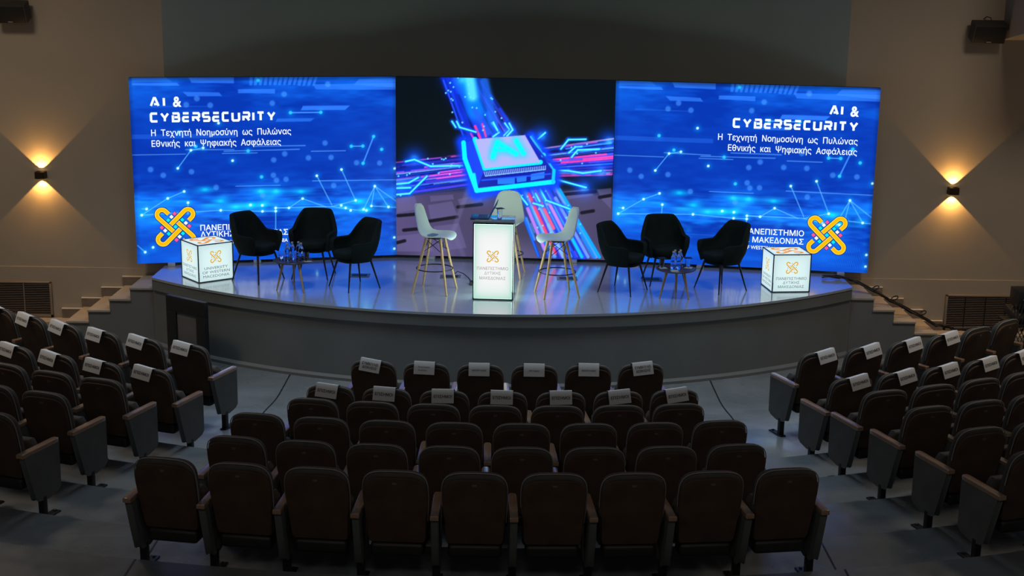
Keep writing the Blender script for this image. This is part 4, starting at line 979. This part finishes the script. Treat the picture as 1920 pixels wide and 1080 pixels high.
def centre_picture(W=3.016, H=2.50):
    c = Canvas(W, H, 370, 306); X, Z = c.X, c.Z; r = np.random.RandomState(9)
    c.a[:] = np.array([3, 12, 20]) / 255
    base = np.array([66, 60, 92]) / 255; k = np.clip((1.02 - Z) / .12, 0, 1)[..., None]; nz = c.noise(5, 6, 5)[..., None]
    c.a[:] = c.a * (1 - k) + base * (.75 + .5 * nz) * k
    c.blob((.2, 0.35), 1.1, (30, 20, 50), .6, True, .5)
    for p in PN_: c.poly(p, (98, 90, 138), .55, .012)
    for a, b in DK_: c.seg(a, b, .035, (14, 12, 24), .95, .012)
    c.seg((.80, .35), (1.02, .98), .03, (110, 105, 150), .35, .02); c.seg((.80, .35), (.95, .02), .03, (100, 95, 140), .3, .02)
    S = ST_
    mixp = lambda a, b, t: (a[0] + (b[0] - a[0]) * t, a[1] + (b[1] - a[1]) * t)
    # glows behind the four beams
    for a, b, w_ in ((S['T0'], S['T1'], .30), ): c.seg(mixp(a[0], b[0], .5), mixp(a[1], b[1], .5), .24, (0, 40, 190), .75, .12)
    c.seg(mixp(S['L0'][0], S['L1'][0], .5), mixp(S['L0'][1], S['L1'][1], .5), .24, (10, 30, 190), .7, .10)
    c.seg(mixp(S['R0'][0], S['R1'][0], .5), mixp(S['R0'][1], S['R1'][1], .5), .22, (10, 30, 190), .7, .10)
    c.seg(mixp(S['B0'][0], S['B1'][0], .5), mixp(S['B0'][1], S['B1'][1], .5), .34, (10, 40, 190), .75, .10)
    CB = [(20, 70, 255), (0, 110, 255), (60, 150, 255), (10, 40, 210), (120, 190, 255), (235, 70, 190), (90, 60, 230), (0, 30, 140), (4, 6, 60)]
    def beam(A, B, n, pal, w0, w1, lo=.0, hi=1.0, al=.85):
        for i in range(n):
            t = r.rand(); u0, u1 = sorted((r.uniform(lo, hi), r.uniform(lo, hi)))
            if r.rand() < .55: u0, u1 = 0, 1
            a = mixp(A[0], B[0], t); b = mixp(A[1], B[1], t); wd = r.uniform(w0, w1)
            c.seg(mixp(a, b, u0), mixp(a, b, u1), wd, CB[pal[r.randint(len(pal))]], al * r.uniform(.5, 1), wd * .8 + .004)
    beam(S['T0'], S['T1'], 60, [0, 1, 3, 3, 7, 8, 8, 0, 6], .006, .03)
    c.seg((1.0, 2.48), (1.10, 2.05), .10, (0, 120, 255), .9, .08); c.seg((1.02, 2.50), (1.06, 2.25), .05, (90, 215, 255), .9, .05); c.seg((1.10, 2.05), (1.28, 1.75), .03, (30, 90, 255), .8, .03)
    c.seg((1.22, 2.45), (1.36, 1.9), .06, (30, 110, 255), .7, .04)
    c.seg((.66, 2.46), (.93, 1.72), .012, (40, 80, 255), .8, .01); c.seg((1.10, 1.84), (1.17, 1.68), .022, (240, 50, 150), 1, .01); c.seg((1.20, 1.87), (1.25, 1.70), .016, (240, 60, 140), .9, .01); c.seg((1.04, 1.74), (1.08, 1.67), .014, (230, 60, 190), .9, .01)
    beam(S['L0'], S['L1'], 70, [0, 2, 3, 3, 8, 8, 6, 7, 4, 5], .003, .012)
    for t, u0, u1 in ((.25, .4, .95), (.52, .35, .9), (.62, .55, .95), (.45, .6, 1.0)): a, b = mixp(S['L0'][0], S['L1'][0], t), mixp(S['L0'][1], S['L1'][1], t); c.seg(mixp(a, b, u0), mixp(a, b, u1), .011, (225, 80, 215), .95, .008)
    beam(S['R0'], S['R1'], 70, [0, 2, 3, 3, 8, 8, 6, 7, 4, 5], .003, .012)
    for t, u0, u1 in ((.42, .1, .9), (.55, .2, 1.0), (.50, .55, 1.0)): a, b = mixp(S['R0'][0], S['R1'][0], t), mixp(S['R0'][1], S['R1'][1], t); c.seg(mixp(a, b, u0), mixp(a, b, u1), .015, (240, 60, 160), .95, .01)
    beam(S['B0'], S['B1'], 70, [0, 1, 2, 3, 7, 8, 6, 4, 6], .008, .022)
    for t, u0, u1, cc in ((.30, .1, .95, (235, 60, 110)), (.47, .0, .6, (240, 90, 120)), (.62, .25, .7, (200, 130, 240)), (.15, .3, .9, (190, 120, 235)), (.80, .2, 1, (110, 150, 255)), (.98, .1, 1, (0, 160, 255)), (.90, .35, 1, (20, 130, 255)), (.40, .55, 1, (120, 170, 255)), (.70, .6, 1, (0, 190, 255))):
        a, b = mixp(S['B0'][0], S['B1'][0], t), mixp(S['B0'][1], S['B1'][1], t); c.seg(mixp(a, b, u0), mixp(a, b, u1), .030, cc, .9, .014)
    for p in GL_: c.blob(p, .15, (0, 60, 230), .75); c.blob(p, .05, (60, 150, 200), .7)
    for i, P in enumerate(PO_): c.pline(P, .030, (0, 90, 255), .55, .022); c.pline(P, .014, (80, 235, 255), 1.0, .008)
    for i in range(70):
        q = r.randint(4); A, B = [('L0', 'L1'), ('R0', 'R1'), ('T0', 'T1'), ('B0', 'B1')][q]
        t, u = r.rand(), r.rand(); p = mixp(mixp(S[A][0], S[B][0], t), mixp(S[A][1], S[B][1], t), u); c.disc(p, .009, (90, 220, 255), .9, .006)
    # the chip
    h = CH_; mid = (1.55, 1.38)
    c.seg(h['edgeL'][0], h['edgeL'][2], .10, (0, 60, 255), .9, .07); c.seg(h['edgeB'][0], h['edgeB'][1], .10, (0, 60, 255), .9, .07); c.pline(h['edgeR'], .06, (0, 60, 255), .8, .06)
    c.poly(h['sub'], (6, 30, 170), 1, .008)
    sub = h['sub']; c.poly([h['plate'][0], h['plate'][3], h['edgeB'][0], h['edgeL'][0]], (18, 70, 250), .75, .02)
    c.poly([h['plate'][3], h['plate'][2], h['edgeR'][2], h['edgeR'][3], h['edgeB'][1], h['edgeB'][0]], (8, 24, 150), .8, .02)
    for k in ('r1', 'r2', 'r3'): c.poly(h[k], (40, 130, 255), .85, .01)
    c.seg(h['inner'][0], h['inner'][1], .012, (30, 90, 255), .8, .01)
    c.pline(h['edgeL'], .050, (0, 235, 255), 1, .012); c.seg(h['edgeB'][0], h['edgeB'][1], .052, (0, 225, 255), 1, .012); c.seg(h['edgeB2'][0], h['edgeB2'][1], .03, (0, 235, 255), .9, .012)
    c.pline(h['edgeR'], .016, (40, 190, 255), .9, .01); c.seg(h['edgeR'][1], h['edgeR'][1], .05, (60, 220, 255), .9, .015); c.seg(h['edgeR'][2], h['edgeR'][3], .035, (0, 190, 255), .9, .012)
    c.seg(h['plate'][1], (h['plate'][2][0] + .12, h['plate'][2][1] + .0), .022, (14, 40, 190), .9, .01)
    c.pline([h['plate'][0], h['plate'][3], h['plate'][2]], .055, (0, 220, 255), 1, .012)
    c.poly(h['plate'], (158, 165, 238), 1, .008); c.blob((1.45, 1.62), .35, (60, 20, 40), .35)
    a0, a1, b1, b0 = h['comb']
    for i in range(34):
        t = i / 33; c.seg(mixp(a0, a1, t), mixp(b0, b1, t), .0045, (150, 190, 255), .95, .006)
    c.seg(b0, b1, .006, (140, 200, 255), .9, .006)
    for P in (h['A'], h['Ab'], h['I']): c.pline(P, .09, (60, 190, 255), .5, .04)
    for P in (h['A'], h['I']): c.pline(P, .055, (0, 232, 255), 1, .015)
    c.pline(h['Ab'], .03, (0, 225, 255), .95, .015)
    return c

FEET = {}
def led_screen(label, A, B, canvas_mesh, feet):
    A, B = Vector((*A, 0)), Vector((*B, 0)); d = B - A; W = d.length
    t = thing('led_screen', label, 'LED screen', (A.x, A.y, .042), math.atan2(d.y, d.x), 'LED walls on the stage')
    MB().rbox((W / 2, .052, 1.25), (W - .004, .09, 2.502), .004).build('cabinet', M_CAB, t, 30)
    mb = MB()
    for x in feet: mb.rbox((x, .0, -.021), (.10, .16, .042), .008)
    mb.build('feet', M_FEET, t, 30)
    return t
side = side_picture(); t = thing('x', 'x', 'x')
SIDE = side.mesh('display', M_LED, t, 0.0)
Ls = led_screen('blue LED wall with white event title at its top left, left of the three', (-4.949, -.753), (-1.508, .076), None, (.45, 1.6, 2.9))
Rs = led_screen('blue LED wall with white event title at its top right, right of the three', (1.508, -.076), (4.957, -.693), None, (.35, 1.25, 2.4, 3.15))
Ms = led_screen('dark LED wall showing a glowing AI chip, middle of the three', (-1.508, .076), (1.508, -.076), None, (.5, 1.5, 2.5))
SIDE.parent = Ls; c2 = SIDE.copy(); COL.objects.link(c2); c2.parent = Rs; c2.scale = (3.504 / 3.54, 1, 1)
bpy.data.objects.remove(t)
centre_picture().mesh('display', M_LED, Ms, 0.0)
WHT = lin(238, 250, 255)
SP = [(.25, .362), (.383, .502), (.528, .643), (.664, .769), (.79, .905), (.926, 1.037), (1.058, 1.164), (1.185, 1.291), (1.312, 1.429), (1.451, 1.563), (1.58, 1.626), (1.643, 1.756), (1.783, 1.901)]
def titles(root, dx, right):
    y = -.003; al = 'RIGHT' if right else 'LEFT'
    mb = MB(); tech(mb, 'CYBERSECURITY', [(a + dx, b + dx) for a, b in SP], 1.95 + (.004 if right else 0) - .042, .134, .031, WHT, y)
    tech(mb, 'AI', [(2.86, 2.985), (3.0, 3.05)] if right else [(.256, .385), (.415, .465)], (2.165 if right else 2.156) - .042, .133, .031, WHT, y)
    put_text(mb, '&', 3.245 if right else .555, 2.160 - .042, .130, .11, al, .03, WHT, y); mb.build('title_lettering', M_LEDG, root, None, True)
    mb = MB(); put_text(mb, 'Η  Τεχνητή  Νοημοσύνη  ως  Πυλώνας', 3.255 if right else .258, (1.785 if right else 1.771) - .042, .080, 1.845, al, .010, WHT, y)
    put_text(mb, 'Εθνικής  και  Ψηφιακής  Ασφάλειας', 3.255 if right else .258, (1.643 if right else 1.628) - .042, .080, 1.705, al, .010, WHT, y); mb.build('subtitle_lettering', M_LEDG, root, None, True)
    mb = MB(); x = 2.63 if right else .85
    for s_, z, cp, wd in (('ΠΑΝΕΠΙΣΤΗΜΙΟ', .511 if right else .474, .073, .815), ('ΔΥΤΙΚΗΣ ΜΑΚΕΔΟΝΙΑΣ', .396 if right else .382, .073, 1.18), ('UNIVERSITY OF WESTERN MACEDONIA', .300 if right else .282, .048, 1.175)): put_text(mb, s_, x, z - .042, cp, wd, al, .014, WHT, y)
    mb.build('university_lettering', M_LEDG, root, None, True)
    mb = MB(); logo(mb, 2.934 if right else .523, (.542 if right else .536) - .042, .268 if right else .272, y); mb.build('logo', M_LEDG, root, None, True)
titles(Ls, 0, False); titles(Rs, 1.347, True)
